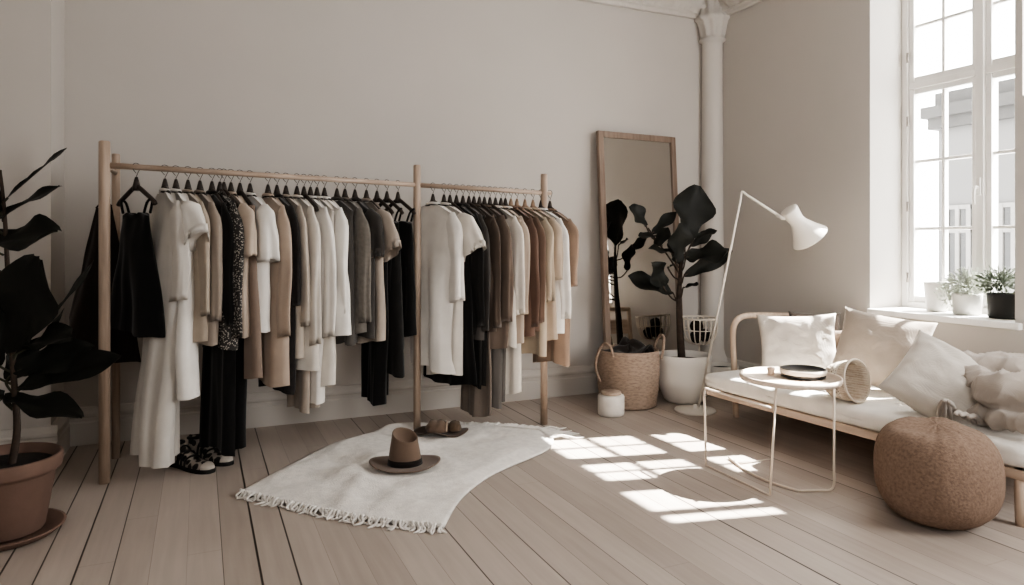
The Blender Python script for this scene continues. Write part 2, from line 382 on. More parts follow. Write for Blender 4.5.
def body_mesh(L, W0, W1, T, seed, fold=.012, top=-.10, slope=.075, flare=.4, neck=.035, hem=.02, sway=(0, 0), flat_top=False, waist=0):
    NQ, NR = 18, 22; bm = BM()
    ph = [seed*1.7, seed*2.9, seed*.77]; rows = []
    for i in range(NR+1):
        s = i/NR; ring = []
        W = lerp(W0, W1, sst(0, 1, s))-waist*math.exp(-((s-.42)/.18)**2)
        for side in (1, -1):
            for j in range(NQ+1):
                q = (-1+2*j/NQ)*side
                if flat_top: zt = top
                else:
                    zt = top-slope*abs(q)**1.25
                    if abs(q) < .36: zt -= neck*(1-(q/.36)**2)*(1 if side == 1 else .8)
                zb = -L+hem*math.sin(q*2.1+ph[0])+.012*nz(q*2, seed, .3)
                z = lerp(zt, zb, s)
                th = (.012+T*(.35+.65*sst(0, .25, s))*(1+flare*s))*max(0, 1-q*q)**.42
                fa = fold*sst(.05, .8, s)
                c = fa*(math.sin(q*5.2+ph[0]+s*.8)+.6*math.sin(q*9.3+ph[1]-s*1.3)+.35*math.sin(q*15+ph[2]))
                c += .014*nz(q*1.6+seed, s*3.1, seed*.3)
                x = side*th+c+sway[0]*s*s; y = q*W+sway[1]*s*s+.012*s*nz(q*2, s*3, seed+4)
                ring.append(bm.verts.new((x, y, z)))
        rows.append(ring)
    n = len(rows[0])
    for A, B in zip(rows, rows[1:]):
        for j in range(n): bm.faces.new((A[j], A[(j+1) % n], B[(j+1) % n], B[j]))
    A = rows[0]; h = NQ+1                                             # close along the shoulders
    for j in range(NQ): bm.faces.new((A[j], A[j+1], A[n-2-j], A[n-1-j]))
    bmesh.ops.remove_doubles(bm, verts=bm.verts, dist=.0012)
    return bm
def sleeve_mesh(side, Wsh, zsh, length, r0, r1, thin, seed, flare=0):
    bm = BM(); n = 16; seg = 24; rings = []
    p0 = Vector((0, side*(Wsh-.030), zsh+.022)); short = length < .3
    for i in range(n+1):
        s = i/n
        if short: p = p0+Vector((.012*s, side*(.025*s**.6+.07*s), -length*s**1.1))
        else: p = p0+Vector((.02*nz(s*2, seed, 1)+.012*s, side*(.030*sst(0, .25, s)-.012*s), -length*s))
        r = lerp(r0, r1, s)*(.30+.70*sst(-.02, .16, s)); ring = []
        for j in range(seg):
            a = 2*PI*j/seg; f = sst(.08, .7, s)
            w = 1+f*(.13*math.sin(3*a+seed+s*2.2)+.10*math.sin(5*a-seed*2-s*1.6)+.06*math.sin(8*a+seed*3))+.10*nz(math.cos(a)*1.2+seed, math.sin(a)*1.2, s*3.5)
            x = math.cos(a)*r*thin*w; y = math.sin(a)*r*w
            ring.append(bm.verts.new(p+Vector((x, y, (.05 if short else .012)*math.sin(a)*side*s+.008*nz(a, seed, 2)*s))))
        rings.append(ring)
    for A, B in zip(rings, rings[1:]):
        for j in range(seg): bm.faces.new((A[j], A[(j+1) % seg], B[(j+1) % seg], B[j]))
    bm.faces.new(rings[0][::-1])
    E = rings[-1]; c = sum((v.co for v in E), Vector())/seg
    I = [bm.verts.new(c+(v.co-c)*.90+Vector((0, 0, .05))) for v in E]      # the open end turned in
    for j in range(seg): bm.faces.new((E[j], E[(j+1) % seg], I[(j+1) % seg], I[j]))
    bm.faces.new(I)
    return bm
GROUP = 'clothes hanging on the rack'
def garment(u, vb, kind, name, label, m, hlabel, W=.20, W1=None, T=.03, yaw=20, sleeve=None, sv=None, fold=.013, flare=.6, sway=(0, 0), pale=False, cat=None, hem=.02, dz=0, waist=0, slope=.10):
    p, e = on_rail(u); ang = math.radians(yaw); seed = u*.137; t = depth(p)-W*.45
    zb = H-(vb-V0)*t/F; L = p.z-zb
    if W1 is None: W1 = W*1.08
    hanger(p, ang, hlabel, pale)
    o = thing(name, label, cat or name.replace('_', ' '), p, ang, GROUP)
    zsh = -.10-slope
    if kind == 'trousers':
        half = [W*.92, W*.85]
        for k, dx in enumerate((-.017, .017)):
            bm = body_mesh(L-(.03 if k else 0), W*.8, W1, T*.45, seed+k*3, fold, top=-.196, flat_top=True, hem=hem, sway=(sway[0]+dx*.6, sway[1]+.03*k))
            bmesh.ops.translate(bm, vec=(dx, 0, 0), verts=bm.verts); obj('trouser_leg', bm, m, o)
        bm = BM(); box(bm, (-.034, -W*.8, -.205), (.034, W*.8, -.186), .006); obj('fold', bm, m, o)
    elif kind == 'strap':
        bm = body_mesh(L, W*.62, W1, T, seed, fold, top=-.23, slope=.03, neck=.03, hem=hem, sway=sway, waist=waist); obj('bodice', bm, m, o)
        for s in (-1, 1):
            for q in (-1, 1):
                obj('strap', tube(BM(), smooth_path([(.0, s*W*.72, -.165), (q*.014, s*W*.62, -.19), (q*.017, s*W*.5, -.245)]), .007, 6), m, o)
    elif kind == 'skirt':
        bm = body_mesh(L, W*.7, W1, T, seed, fold, top=-.200, slope=.01, neck=.0, hem=hem, sway=sway, flat_top=True); obj('skirt_panel', bm, m, o)
        obj('waistband', lathe(BM(), [(1, -.225), (1.03, -.21), (1.02, -.19), (.95, -.185)], 28, M=Matrix.Diagonal((.028, W*.71, 1, 1)), cap0=False), m, o)
    else:
        bm = body_mesh(L, W, W1, T, seed, fold, hem=hem, sway=sway, waist=waist, slope=slope, flare=flare); obj('body', bm, m, o)
        if sleeve:
            zs = H-((sv or vb)-V0)*t/F; sl = max(.13, (p.z-zs)+zsh)
            for s in (-1, 1):
                if sleeve == 'short': bm = sleeve_mesh(s, W, zsh, sl, .072, .092, max(.42, min(.62, T/.055)), seed+s)
                else: bm = sleeve_mesh(s, W, zsh, sl, .066, .060, max(.38, min(.62, T/.06)), seed+s)
                obj('sleeve', bm, m, o)
        cb = BM(); pts = []
        for k in range(14):
            a = 2*PI*k/14; pts.append(Vector((.020*math.sin(a), .058*math.cos(a), -.112-.045*max(0, math.sin(a))-.006*math.cos(a)**2)))
        tube(cb, pts, .0055, 6, closed=True, flat=1.7); obj('collar', cb, m, o)
    return o

C = dict(
 black=cloth('black', '#0c0b0b', var=.2), black2=cloth('soft_black', '#131211', var=.2), lace=cloth('black_lace', '#211d1c', var=.3, nscale=60),
 sheer=cloth('sheer_white', '#dfd9d0', trans=.35), white=cloth('white_linen', '#e6e1d9', trans=.12), white2=cloth('bright_white', '#ece8e1', trans=.15), cream=cloth('cream', '#d6cec2', trans=.1),
 greige=cloth('greige', '#a0917f'), taupe=cloth('taupe', '#8b7d6f'), beige=cloth('beige', '#b5a28f', trans=.05), tan=cloth('dusty_tan', '#867263'), blush=cloth('blush', '#ae9986'),
 knit=cloth('beige_knit', '#b0a394', weave=90), ltaupe=cloth('light_taupe', '#9c8e80'), grey=cloth('grey_wool', '#6d675f', var=.14, nscale=40), char=cloth('charcoal', '#3a3633', var=.15), char2=cloth('dark_grey_knit', '#4a4642', weave=80),
 umber=cloth('umber', '#4c3f35'), brown=cloth('brown', '#5e4c3e'), olive=cloth('olive_brown', '#72655a'), mocha=cloth('mocha', '#66564a'), slate=cloth('slate', '#55504c'), russet=cloth('russet', '#644a3c'),
 chest=cloth('chestnut', '#6d5444'), stone=cloth('stone', '#a8977f'), oat=cloth('oatmeal', '#b39f88'), camel=cloth('camel', '#8a705a'), dots=patch_mat('spotted_cloth', '#2d2b29', '#a59d92', 95, .34))
G = [
 (136.5, 334, 'strap', 'camisole_top', 'black strappy camisole top, leftmost on the rack', 'black', 'hanger holding the leftmost black camisole', dict(W=.175, W1=.205, yaw=38, T=.03)),
 (165, 460, 'shirt', 'shirt_dress', 'long sheer white shirt dress trailing almost to the floor beside the left post', 'sheer', 'hanger holding the long sheer white shirt dress', dict(W=.2, W1=.16, yaw=18, sleeve='long', sv=305, sway=(-.05, -.03), fold=.030, T=.034, flare=.8)),
 (176, 401, 'shirt', 'blouse', 'long white blouse with short sleeve hanging right of the sheer dress', 'white', 'hanger holding the long white short-sleeved blouse', dict(W=.21, W1=.22, yaw=20, sleeve='short', sv=246, fold=.020, T=.04, flare=.6)),
 (188, 338, 'shirt', 'shirt', 'greige shirt half hidden behind the long white blouse', 'greige', 'hanger holding the half hidden greige shirt', dict(sleeve='long', sv=320, T=.025)),
 (200, 345, 'shirt', 'shirt', 'taupe long-sleeved shirt left of the black trousers', 'taupe', 'hanger holding the taupe long-sleeved shirt', dict(sleeve='long', sv=325, T=.028)),
 (224, 452, 'trousers', 'trousers', 'long black trousers reaching down beside the patterned ankle boots', 'black', 'hanger holding the long black trousers', dict(W=.2, W1=.19, yaw=24, T=.07)),
 (212, 343, 'shirt', 'top', 'black top left of the spotted blouse', 'black2', 'hanger holding the black top', dict(T=.022, W=.18, sleeve='long', sv=330)),
 (220, 345, 'shirt', 'blouse', 'dark blouse with small pale spots all over', 'dots', 'hanger holding the pale-spotted dark blouse', dict(T=.03, W=.2, sleeve='long', sv=342)),
 (231, 340, 'shirt', 'tee_shirt', 'beige short-sleeved tee right of the spotted blouse', 'beige', 'hanger holding the beige short-sleeved tee', dict(T=.028, sleeve='short', sv=262)),
 (240, 374, 'skirt', 'skirt', 'dusty tan skirt showing below the white tee', 'tan', 'hanger holding the dusty tan skirt', dict(W=.26, W1=.26, T=.025)),
 (250, 330, 'shirt', 'tee_shirt', 'white tee with wide boxy sleeves, left half of the rack', 'white2', 'hanger holding the white wide-sleeved tee', dict(T=.032, W=.21, sleeve='short', sv=266)),
 (268, 381, 'shirt', 'shirt', 'blush long shirt right of the white boxy tee', 'blush', 'hanger holding the long blush shirt', dict(T=.028, sleeve='long', sv=340)),
 (277, 392, 'shirt', 'blouse', 'black lacy blouse right of the blush shirt', 'lace', 'hanger holding the black lacy blouse', dict(T=.026, sleeve='long', sv=310)),
 (286, 360, 'shirt', 'sweater', 'beige knitted sweater right of the black lacy blouse', 'knit', 'hanger holding the beige knitted sweater', dict(T=.024, sleeve='long', sv=330)),
 (297, 366, 'shirt', 'shirt', 'cream shirt right of the beige knitted sweater', 'cream', 'hanger holding the cream shirt', dict(T=.026, sleeve='long', sv=348)),
 (304, 411, 'trousers', 'trousers', 'taupe trousers showing below the cream shirts', 'ltaupe', 'hanger holding the taupe trousers', dict(W=.16, W1=.13, T=.04)),
 (310.5, 407, 'shirt', 'shirt', 'white long-tailed shirt with the lowest pale hem mid-rack', 'white', 'hanger holding the white long-tailed shirt', dict(T=.024, W1=.13, sleeve='long', sv=340)),
 (317, 386, 'shirt', 'shirt', 'cream long shirt behind the flared white tunic', 'cream', 'hanger holding the cream long shirt', dict(T=.024, W1=.17)),
 (324.5, 331, 'shirt', 'tunic', 'flared white tunic left of the grey wool shirt', 'white2', 'hanger holding the flared white tunic', dict(T=.03, W=.2, W1=.27, sleeve='long', sv=318)),
 (337, 346, 'shirt', 'top', 'dark grey knitted top with hem under the white tunic', 'char2', 'hanger holding the dark grey knitted top', dict(T=.026, W=.19)),
 (345, 332, 'shirt', 'shirt', 'grey wool shirt right of the flared white tunic', 'grey', 'hanger holding the grey wool shirt', dict(T=.03, W=.2, sleeve='long', sv=326)),
 (355, 335, 'shirt', 'shirt', 'charcoal shirt between the grey wool shirt and the taupe tee', 'char', 'hanger holding the charcoal shirt', dict(T=.026, sleeve='short', sv=262)),
 (366.5, 343, 'shirt', 'tee_shirt', 'taupe tee left of the black clothes at the middle post', 'ltaupe', 'hanger holding the taupe tee', dict(T=.028, W=.18, sleeve='short', sv=258)),
 (377, 402, 'trousers', 'trousers', 'black trousers hanging lowest left of the middle post', 'black', 'hanger holding the black trousers by the middle post', dict(W=.16, W1=.10, T=.04, yaw=24)),
 (387, 377, 'strap', 'slip_dress', 'black strappy slip dress left of the middle post', 'black2', 'hanger holding the black slip dress', dict(W=.2, W1=.17, T=.03, yaw=24)),
 (398, 336, 'strap', 'halter_top', 'black halter top hanging against the middle post', 'black', 'hanger holding the black halter top', dict(W=.21, W1=.17, T=.03, yaw=26)),
 (433, 370, 'shirt', 'tunic', 'long white tunic just right of the middle post', 'white', 'hanger holding the long white tunic', dict(T=.034, W=.21, W1=.2, sleeve='long', sv=305, yaw=26, fold=.02)),
 (444, 376, 'shirt', 'blouse', 'soft white blouse second right of the middle post', 'cream', 'hanger holding the soft white blouse', dict(T=.03, W=.2, W1=.19, sleeve='short', sv=258, yaw=24, fold=.02)),
 (450, 384, 'skirt', 'skirt', 'black skirt showing below the white blouse', 'black', 'hanger holding the black skirt', dict(W=.24, W1=.27, T=.018)),
 (456.5, 332, 'shirt', 'coat', 'black coat right of the two white blouses', 'black2', 'hanger holding the black coat', dict(T=.026, sleeve='long', sv=330)),
 (463, 336, 'shirt', 'shirt', 'charcoal shirt right of the black coat', 'char', 'hanger holding the right-hand charcoal shirt', dict(T=.02, sleeve='long', sv=334)),
 (469, 388, 'trousers', 'trousers', 'black-brown trousers showing below the charcoal shirt', 'black2', 'hanger holding the black-brown trousers', dict(W=.2, W1=.17, T=.02)),
 (474, 333, 'shirt', 'shirt', 'umber shirt left of the mocha shirt', 'umber', 'hanger holding the umber shirt', dict(T=.018, sleeve='long', sv=331)),
 (479.5, 415, 'trousers', 'trousers', 'olive brown trousers with the lowest hem right of the middle post', 'olive', 'hanger holding the olive brown trousers', dict(W=.17, W1=.14, T=.02)),
 (484.5, 345, 'shirt', 'shirt', 'mocha shirt right of the umber shirt', 'mocha', 'hanger holding the mocha shirt', dict(T=.018, sleeve='long', sv=325)),
 (490, 405, 'trousers', 'trousers', 'slate grey trousers right of the olive brown ones', 'slate', 'hanger holding the slate grey trousers', dict(W=.17, W1=.14, T=.02)),
 (495.5, 347, 'shirt', 'blouse', 'cream blouse with pale sleeve among the brown shirts', 'cream', 'hanger holding the cream blouse', dict(T=.02, sleeve='long', sv=318)),
 (501, 345, 'shirt', 'shirt', 'beige shirt right of the cream blouse', 'beige', 'hanger holding the beige shirt', dict(T=.018, sleeve='long', sv=318)),
 (505.5, 393, 'shirt', 'dress', 'narrow cream dress hanging lower than the russet shirts', 'cream', 'hanger holding the narrow cream dress', dict(T=.015, W=.15, W1=.13)),
 (511, 333, 'shirt', 'shirt', 'dark russet shirt, left of the chestnut one', 'russet', 'pale hanger holding the dark russet shirt', dict(T=.018, sleeve='long', sv=330, pale=True)),
 (517, 328, 'shirt', 'shirt', 'chestnut brown shirt left of the stone coat', 'chest', 'pale hanger holding the chestnut shirt', dict(T=.018, sleeve='long', sv=326, pale=True)),
 (525, 357, 'shirt', 'coat', 'stone coloured coat left of the oatmeal jacket', 'stone', 'pale hanger holding the stone coat', dict(T=.026, sleeve='long', sv=305, yaw=20, pale=True)),
 (533, 340, 'shirt', 'jacket', 'oatmeal jacket with elbow-length sleeves by the right post', 'oat', 'pale hanger holding the oatmeal jacket', dict(T=.024, W=.2, sleeve='long', sv=284, yaw=20, pale=True)),
 (541, 330, 'shirt', 'shirt', 'white shirt hanging at the right post', 'white2', 'hanger holding the white shirt at the right post', dict(T=.024, sleeve='long', sv=322, yaw=18)),
 (550, 365, 'shirt', 'coat', 'camel coat beyond the right post, last on the rack', 'camel', 'hanger holding the camel coat', dict(T=.03, W=.2, W1=.19, sleeve='long', sv=290, yaw=16)),
]
for u, vb, kind, name, label, m, hl, k in G:
    hl = ('' if hl.startswith('pale') else 'dark ')+hl.replace('pale hanger', 'pale wooden hanger')+' on the rail'
    garment(u, vb, kind, name, label, C[m], hl, **k)

# dark brown shawl on the left end of the rack
sh = thing('shawl', 'dark brown shawl draped on the left end of the rack', 'shawl', at(104, 205, 4.0))
Ltop = [at(96, 208, 4.0), at(112, 206, 4.02)]
def shf(a, c):
    top = Ltop[0].lerp(Ltop[1], a)
    bl = at(66, 318, 3.95); bc = at(92, 362, 3.86); br = at(139, 363, 4.0)
    bot = bl.lerp(bc, a*2) if a < .5 else bc.lerp(br, a*2-1)
    p = top.lerp(bot, c**1.15); w = .035*c
    return p+FW*w*math.sin(a*13+c*2)+RT*.01*nz(a*3, c*4, 1)-sh.location
bm = BM(); grid(bm, shf, 30, 24); solidify(obj('drape', bm, cloth('shawl', '#2b211b'), sh), .006)
obj('hanging_loop', tube(BM(), smooth_path([Ltop[0]-sh.location, Vector((0, 0, .03))+(Ltop[0]+Ltop[1])/2-sh.location, Ltop[1]-sh.location]), .005, 6), cloth('shawl', '#2b211b'), sh)

# ------------------------------------------------------------------ plants
LEAF = mat('fig_leaf', '#161712', rough=.55, var=.35, nscale=9, spec=.22, bump=.15, bscale=35)
BARK = mat('bark', '#3d3027', rough=.85, var=.25, nscale=30, bump=.4, bscale=60)
SOIL = mat('soil', '#1b1512', rough=1, var=.4, nscale=40, bump=.6, bscale=90)
def leaf(bm, b, t, W, face=None, droop=.12, cup=.18, seed=0, fiddle=True):
    b = Vector(b); t = Vector(t); d = t-b; L = d.length; d.normalize()
    n = Vector(face) if face is not None else -FW+UP*.3
    n = (n-d*n.dot(d)).normalized(); s = d.cross(n)
    NI, NJ = 12, 8
    def fn(a, c):
        q = c*2-1
        w = W/2*(math.sin(PI*min(1, a*.97+.015)**.9)**.62)*(.72+.42*sst(.25, .75, a)-(.10*math.exp(-((a-.3)/.12)**2)))
        wave = .10*W*math.sin(a*11+q*1.5+seed)*abs(q)**1.5
        return b+d*(a*L)+s*(q*w)+n*(cup*W*.6*(q*q-.4)*math.sin(PI*a)+wave-droop*L*(a*a-a*.3)+.02*W*(-abs(q)<-.1))
    V = grid(bm, fn, NI, NJ)
def potted(name, label, loc): return thing(name, label, 'plant', loc)
# foreground fiddle-leaf fig in its terracotta pot
FP = onz(4, 536, 0); FP.x += .0
fg = thing('potted_fig', 'large dark-leaved fig in a terracotta pot at the left edge', 'potted plant', FP)
TERRA = mat('terracotta', '#705446', rough=.8, var=.12, nscale=7, bump=.2, bscale=50)
tf = depth(FP)
lathe_p = [(.14, .02), (.148, .03), (.188, .262), (.194, .275), (.208, .277), (.212, .29), (.215, .332), (.210, .34), (.20, .34), (.192, .30), (.17, .275)]
obj('pot', lathe(BM(), lathe_p, 48), TERRA, fg)
obj('soil', lathe(BM(), [(.191, .298), (.13, .305), (.05, .31), (.001, .311)], 32, wob=lambda i, a: .004*math.sin(a*7+i), cap0=False, cap1=True), SOIL, fg)
def pl(u, v, t): return at(u, v, t)-FP
trunk = [Vector((.03, -.02, .30)), pl(17, 430, tf), pl(14, 380, tf), pl(9, 300, tf+.02), pl(5, 220, tf), pl(0, 170, tf)]
obj('trunk', tube(BM(), smooth_path(trunk), [lerp(.016, .006, i/30) for i in range(31)], 10), BARK, fg)
fb = BM(); pet = BM()
FL = [((0, 205), (64, 146), 17, 0, .05, (-.6, -.3, .75)), ((-8, 222), (57, 182), 24, 0, .1, (-.3, -.4, .8)), ((-16, 243), (55, 229), 46, -.05, .06, (-.1, -.75, .75)),
      ((16, 352), (36, 258), 62, -.12, .05, (-.3, -1, .1)), ((28, 345), (62, 330), 34, -.1, .2, (0, -.8, .6)), ((48, 318), (97, 263), 9, .02, .1, (.8, -.4, .1)), ((40, 340), (66, 310), 8, 0, .1, (.8, -.4, .1)),
      ((18, 388), (114, 354), 32, -.05, .1, (.05, -.8, .6)), ((14, 372), (84, 345), 36, -.02, .2, (-.2, -.9, .5)), ((4, 398), (77, 408), 34, -.1, .15, (.1, -.6, .8)), ((-6, 372), (-24, 300), 44, -.05, .1, (.2, -1, .2)), ((6, 380), (40, 350), 40, .05, .2, (0, -.8, .6)),
      ((-4, 360), (-14, 262), 60, .08, .1, (.2, -1, .2)), ((4, 395), (-34, 400), 34, -.08, .2, (0, -.8, .6)), ((4, 300), (-36, 276), 34, -.08, .2, (.1, -.9, .5)), ((2, 210), (-30, 172), 26, -.08, .2, (.3, -.9, .5))]
for k, ((u0, v0), (u1, v1), w, dt, dr, fc) in enumerate(FL):
    t0 = tf+(.0 if u0 > 0 else .0); leaf(fb, pl(u0, v0, t0), pl(u1, v1, tf+dt*2), w*tf/F, fc, dr, .18, k)
    vy = v0+12; ui = 14-(430-vy)*.06
    obj('leaf_stalk', tube(BM(), smooth_path([pl(max(min(ui, 17), 3), min(vy, 430), tf), pl(u0, v0+3, t0), pl(u0+(u1-u0)*.12, v0+(v1-v0)*.12, t0)]), .005, 6), mat('stalk', '#3a3a2a', rough=.7), fg)
obj('foliage', fb, LEAF, fg)
SAU = BM(); lathe(SAU, [(.16, 0), (.19, .004), (.222, .03), (.225, .036), (.212, .036), (.175, .016), (.001, .014)], 48)
tag(obj('plant_saucer', SAU, TERRA, loc=FP), 'terracotta saucer under the pot at the left edge', 'saucer')

# fiddle-leaf fig in the white pot by the mirror
WP = onz(684, 401, 0); tp = depth(WP)
fg2 = thing('potted_fig', 'fig tree in a white round pot in front of the mirror', 'potted plant', WP)
PLASTER = mat('white_plaster', '#d9d3ca', rough=.8, var=.03, nscale=5, bump=.15, bscale=30)
obj('pot', lathe(BM(), [(.13, 0), (.155, .02), (.185, .09), (.20, .13), (.212, .17), (.207, .20), (.208, .30), (.212, .365), (.205, .372), (.195, .365), (.19, .31)], 48), PLASTER, fg2)
obj('soil', lathe(BM(), [(.194, .318), (.1, .325), (.001, .328)], 32, cap0=False, cap1=True), SOIL, fg2)
def q2(u, v, dt=0): return at(u, v, tp+dt)-WP
tr = [Vector((-.02, 0, .31)), q2(680, 330), q2(679, 300), q2(680, 280), q2(682, 255), q2(686, 236)]
obj('trunk', tube(BM(), smooth_path(tr), [lerp(.032, .008, i/30) for i in range(31)], 10), BARK, fg2)
lb = BM(); pb = BM()
L2 = [((685, 240), (699, 185), 40, 0, (-.2, -1, .1), (685, 262)), ((646, 226), (632, 205), 19, -.1, (.1, -1, .4), (655, 240)), ((652, 234), (676, 211), 12, 0, (-.2, -.7, .7), (660, 245)), ((656, 236), (639, 235), 10, -.1, (0, -.6, .8), (662, 246)),
      ((655, 246), (668, 228), 14, -.1, (0, -1, .3), (664, 250)), ((674, 253), (650, 247), 13, -.15, (0, -.5, .9), (679, 268)), ((676, 262), (682, 224), 25, -.15, (0, -1, .2), (680, 276)), ((694, 238), (717, 229), 9, 0, (.2, -.6, .8), (683, 256)),
      ((686, 258), (728, 250), 28, -.15, (0, -.7, .7), (681, 272)), ((684, 276), (732, 250), 17, -.1, (.3, -.8, .4), (680, 284)), ((673, 293), (630, 275), 20, -.15, (.2, -.8, .5), (679, 300)), ((664, 288), (654, 265), 24, -.2, (0, -1, .3), (679, 302)),
      ((683, 288), (698, 283), 9, -.1, (0, -.6, .8), (680, 298)), ((668, 268), (678, 262), 8, -.1, (0, -.6, .8), (680, 280)), ((690, 246), (712, 232), 12, .1, (0, -1, .3), (682, 256)), ((682, 268), (671, 240), 16, .1, (0, -1, .3), (680, 276))]
for k, ((a, c), (d, e), w, dt, fc, stp) in enumerate(L2):
    leaf(lb, q2(a, c, dt), q2(d, e, dt*1.8), w*tp/F*1.1, fc, .1, .2, k)
    tube(pb, smooth_path([q2(*stp), q2((a+stp[0])/2, (c+stp[1])/2+3, dt*.5), q2(a, c, dt), q2(a+(d-a)*.1, c+(e-c)*.1, dt)]), .006, 6)
tube(pb, smooth_path([q2(680, 275), q2(668, 256), q2(656, 240), q2(648, 228)]), .007, 6)
obj('foliage', lb, LEAF, fg2); obj('branch', pb, BARK, fg2)

# small white pot behind the lamp
P2 = at(722, V0, 5.75); P2.z = 0
o = thing('plant_pot', 'small plain white pot on the floor behind the lamp foot', 'pot', P2)
obj('pot_body', lathe(BM(), [(.085, 0), (.10, .015), (.125, .10), (.132, .20), (.134, .235), (.128, .24), (.120, .235), (.115, .20)], 40), PLASTER, o)
obj('soil', lathe(BM(), [(.118, .208), (.001, .212)], 24, cap0=False, cap1=True), SOIL, o)
# wire basket on a slim stand behind the fig pot, dark balls inside
WB = at(699, V0, 5.72); WB.z = 0; tb = 5.72
zr = H-(318-V0)*tb/F; zb_ = H-(343-V0)*tb/F; rb = 18*tb/F
wb = thing('wire_basket', 'cream wire bowl on a slim stand behind the white fig pot', 'basket', WB)
WIRE = mat('cream_wire', '#ddd0be', rough=.6)
bm = BM()
def ringpts(r, z, n=28): return [Vector((r*math.cos(2*PI*k/n), r*math.sin(2*PI*k/n), z)) for k in range(n)]
tube(bm, ringpts(rb, zr), .008, 6, closed=True); tube(bm, ringpts(rb*.97, lerp(zb_, zr, .55)), .004, 6, closed=True); tube(bm, ringpts(rb*.5, zb_), .005, 6, closed=True)
for k in range(20):
    a = 2*PI*k/20; d = Vector((math.cos(a), math.sin(a), 0))
    tube(bm, smooth_path([d*rb+UP*zr, d*rb*.98+UP*lerp(zb_, zr, .55), d*rb*.8+UP*lerp(zb_, zr, .15), d*rb*.5+UP*zb_], 4), .005, 6)
for k in range(-2, 3): tube(bm, [(-rb*.48, k*.025, zb_), (rb*.48, k*.025, zb_)], .003, 6)
obj('wire_bowl', bm, WIRE, wb)
bm = BM(); tube(bm, [(0, 0, .01), (0, 0, zb_)], .008, 8); lathe(bm, [(.09, 0), (.09, .008), (.01, .014)], 28, cap1=True); obj('stand', bm, WIRE, wb)
for k, (dx, dy, dz_, lb_) in enumerate(((-.045, -.02, .055, 'dark moss ball at the left in the wire bowl'), (.05, -.01, .06, 'dark moss ball at the right in the wire bowl'), (0, .03, .135, 'dark moss ball on top in the wire bowl'))):
    bm = BM(); bmesh.ops.create_icosphere(bm, subdivisions=4, radius=.052)
    for v in bm.verts: v.co *= 1+.10*nz(*(v.co*40+Vector((k, 0, 0))))
    tag(obj('moss_ball', bm, mat('moss', '#241d18', rough=1, var=.4, nscale=50, bump=.5, bscale=120), loc=WB+Vector((dx, dy, zb_+dz_))), lb_, 'decoration', 'moss balls in the wire bowl')

# ------------------------------------------------------------------ leaning mirror
MW = wood('mirror_wood', '#76604f', '#8f7866', 3, 2)
A = Vector((2.985, 4.845, .0)); X1 = 3.80; HT = 2.165
tilt = math.asin(.135/HT)
mir = thing('standing_mirror', 'tall wood-framed mirror leaning against the back wall', 'mirror', ((A.x+X1)/2, 4.838, .003)); mir.rotation_euler = (-tilt, 0, math.radians(3.6))
w = (X1-A.x)/2; bm = BM()
fw = .052
box(bm, (-w, -.02, 0), (-w+fw, .02, HT), .005); box(bm, (w-fw, -.02, 0), (w, .02, HT), .005); box(bm, (-w+fw, -.02, HT-fw), (w-fw, .02, HT), .005); box(bm, (-w+fw, -.02, 0), (w-fw, .02, fw), .005)
obj('mirror_frame', bm, MW, mir, False)
mm = mat('silvered_glass', '#dedbd6', rough=.02, metal=1, var=.01)
obj('mirror_glass', box(BM(), (-w+fw-.01, -.006, fw-.01), (w-fw+.01, .012, HT-fw+.01)), mm, mir, False)

# ------------------------------------------------------------------ basket, jar
def woven(key, c1, c2, rows, seg):
    m = bpy.data.materials.new(key); m.use_nodes = True; N = m.node_tree.nodes; L = m.node_tree.links; b = N['Principled BSDF']
    tc = N.new('ShaderNodeTexCoord'); n1 = N.new('ShaderNodeTexNoise'); mp = N.new('ShaderNodeMapping'); mp.inputs['Scale'].default_value = (30, 30, rows)
    L.new(tc.outputs['Object'], mp.inputs[0]); L.new(mp.outputs[0], n1.inputs['Vector']); n1.inputs['Scale'].default_value = 1; n1.inputs['Detail'].default_value = 4
    w = N.new('ShaderNodeTexWave'); w.bands_direction = 'Z'; w.inputs['Scale'].default_value = rows*.35; w.inputs['Distortion'].default_value = 2.5; w.inputs['Detail Scale'].default_value = 6; L.new(tc.outputs['Object'], w.inputs['Vector'])
    mu = N.new('ShaderNodeMath'); mu.operation = 'MULTIPLY'; L.new(n1.outputs[0], mu.inputs[0]); mu.inputs[1].default_value = 1.2
    ad = N.new('ShaderNodeMath'); ad.operation = 'MULTIPLY_ADD'; L.new(w.outputs[0], ad.inputs[0]); ad.inputs[1].default_value = .35; L.new(mu.outputs[0], ad.inputs[2])
    r = N.new('ShaderNodeValToRGB'); r.color_ramp.elements[0].position = .35; r.color_ramp.elements[1].position = .95; r.color_ramp.elements[0].color = (*lin(c1), 1); r.color_ramp.elements[1].color = (*lin(c2), 1)
    L.new(ad.outputs[0], r.inputs[0]); L.new(r.outputs[0], b.inputs['Base Color']); b.inputs['Roughness'].default_value = .9; b.inputs['Specular IOR Level'].default_value = .15
    bp = N.new('ShaderNodeBump'); bp.inputs['Strength'].default_value = .6; bp.inputs['Distance'].default_value = .006; L.new(ad.outputs[0], bp.inputs['Height']); L.new(bp.outputs[0], b.inputs['Normal'])
    MATS[key] = m; return m
BK = onz(628, 404.5, 0); tk = depth(BK)
SEA = woven('seagrass', '#786250', '#aa917c', 90, 40)
bas = thing('woven_basket', 'large tan woven basket with rope handles beside the mirror', 'basket', BK)
prof = [(.195, 0), (.215, .01)]+[(.215+.022*math.sin(PI*min(1, i/20)*.75)+.0035*math.sin(i*PI), .02+.40*i/20) for i in range(21)]
prof = [(r+.0035*(i % 2), z) for i, (r, z) in enumerate(prof)]+[(.226, .43), (.218, .425), (.20, .3), (.19, .05)]
obj('basket_wall', lathe(BM(), prof, 56), SEA, bas)
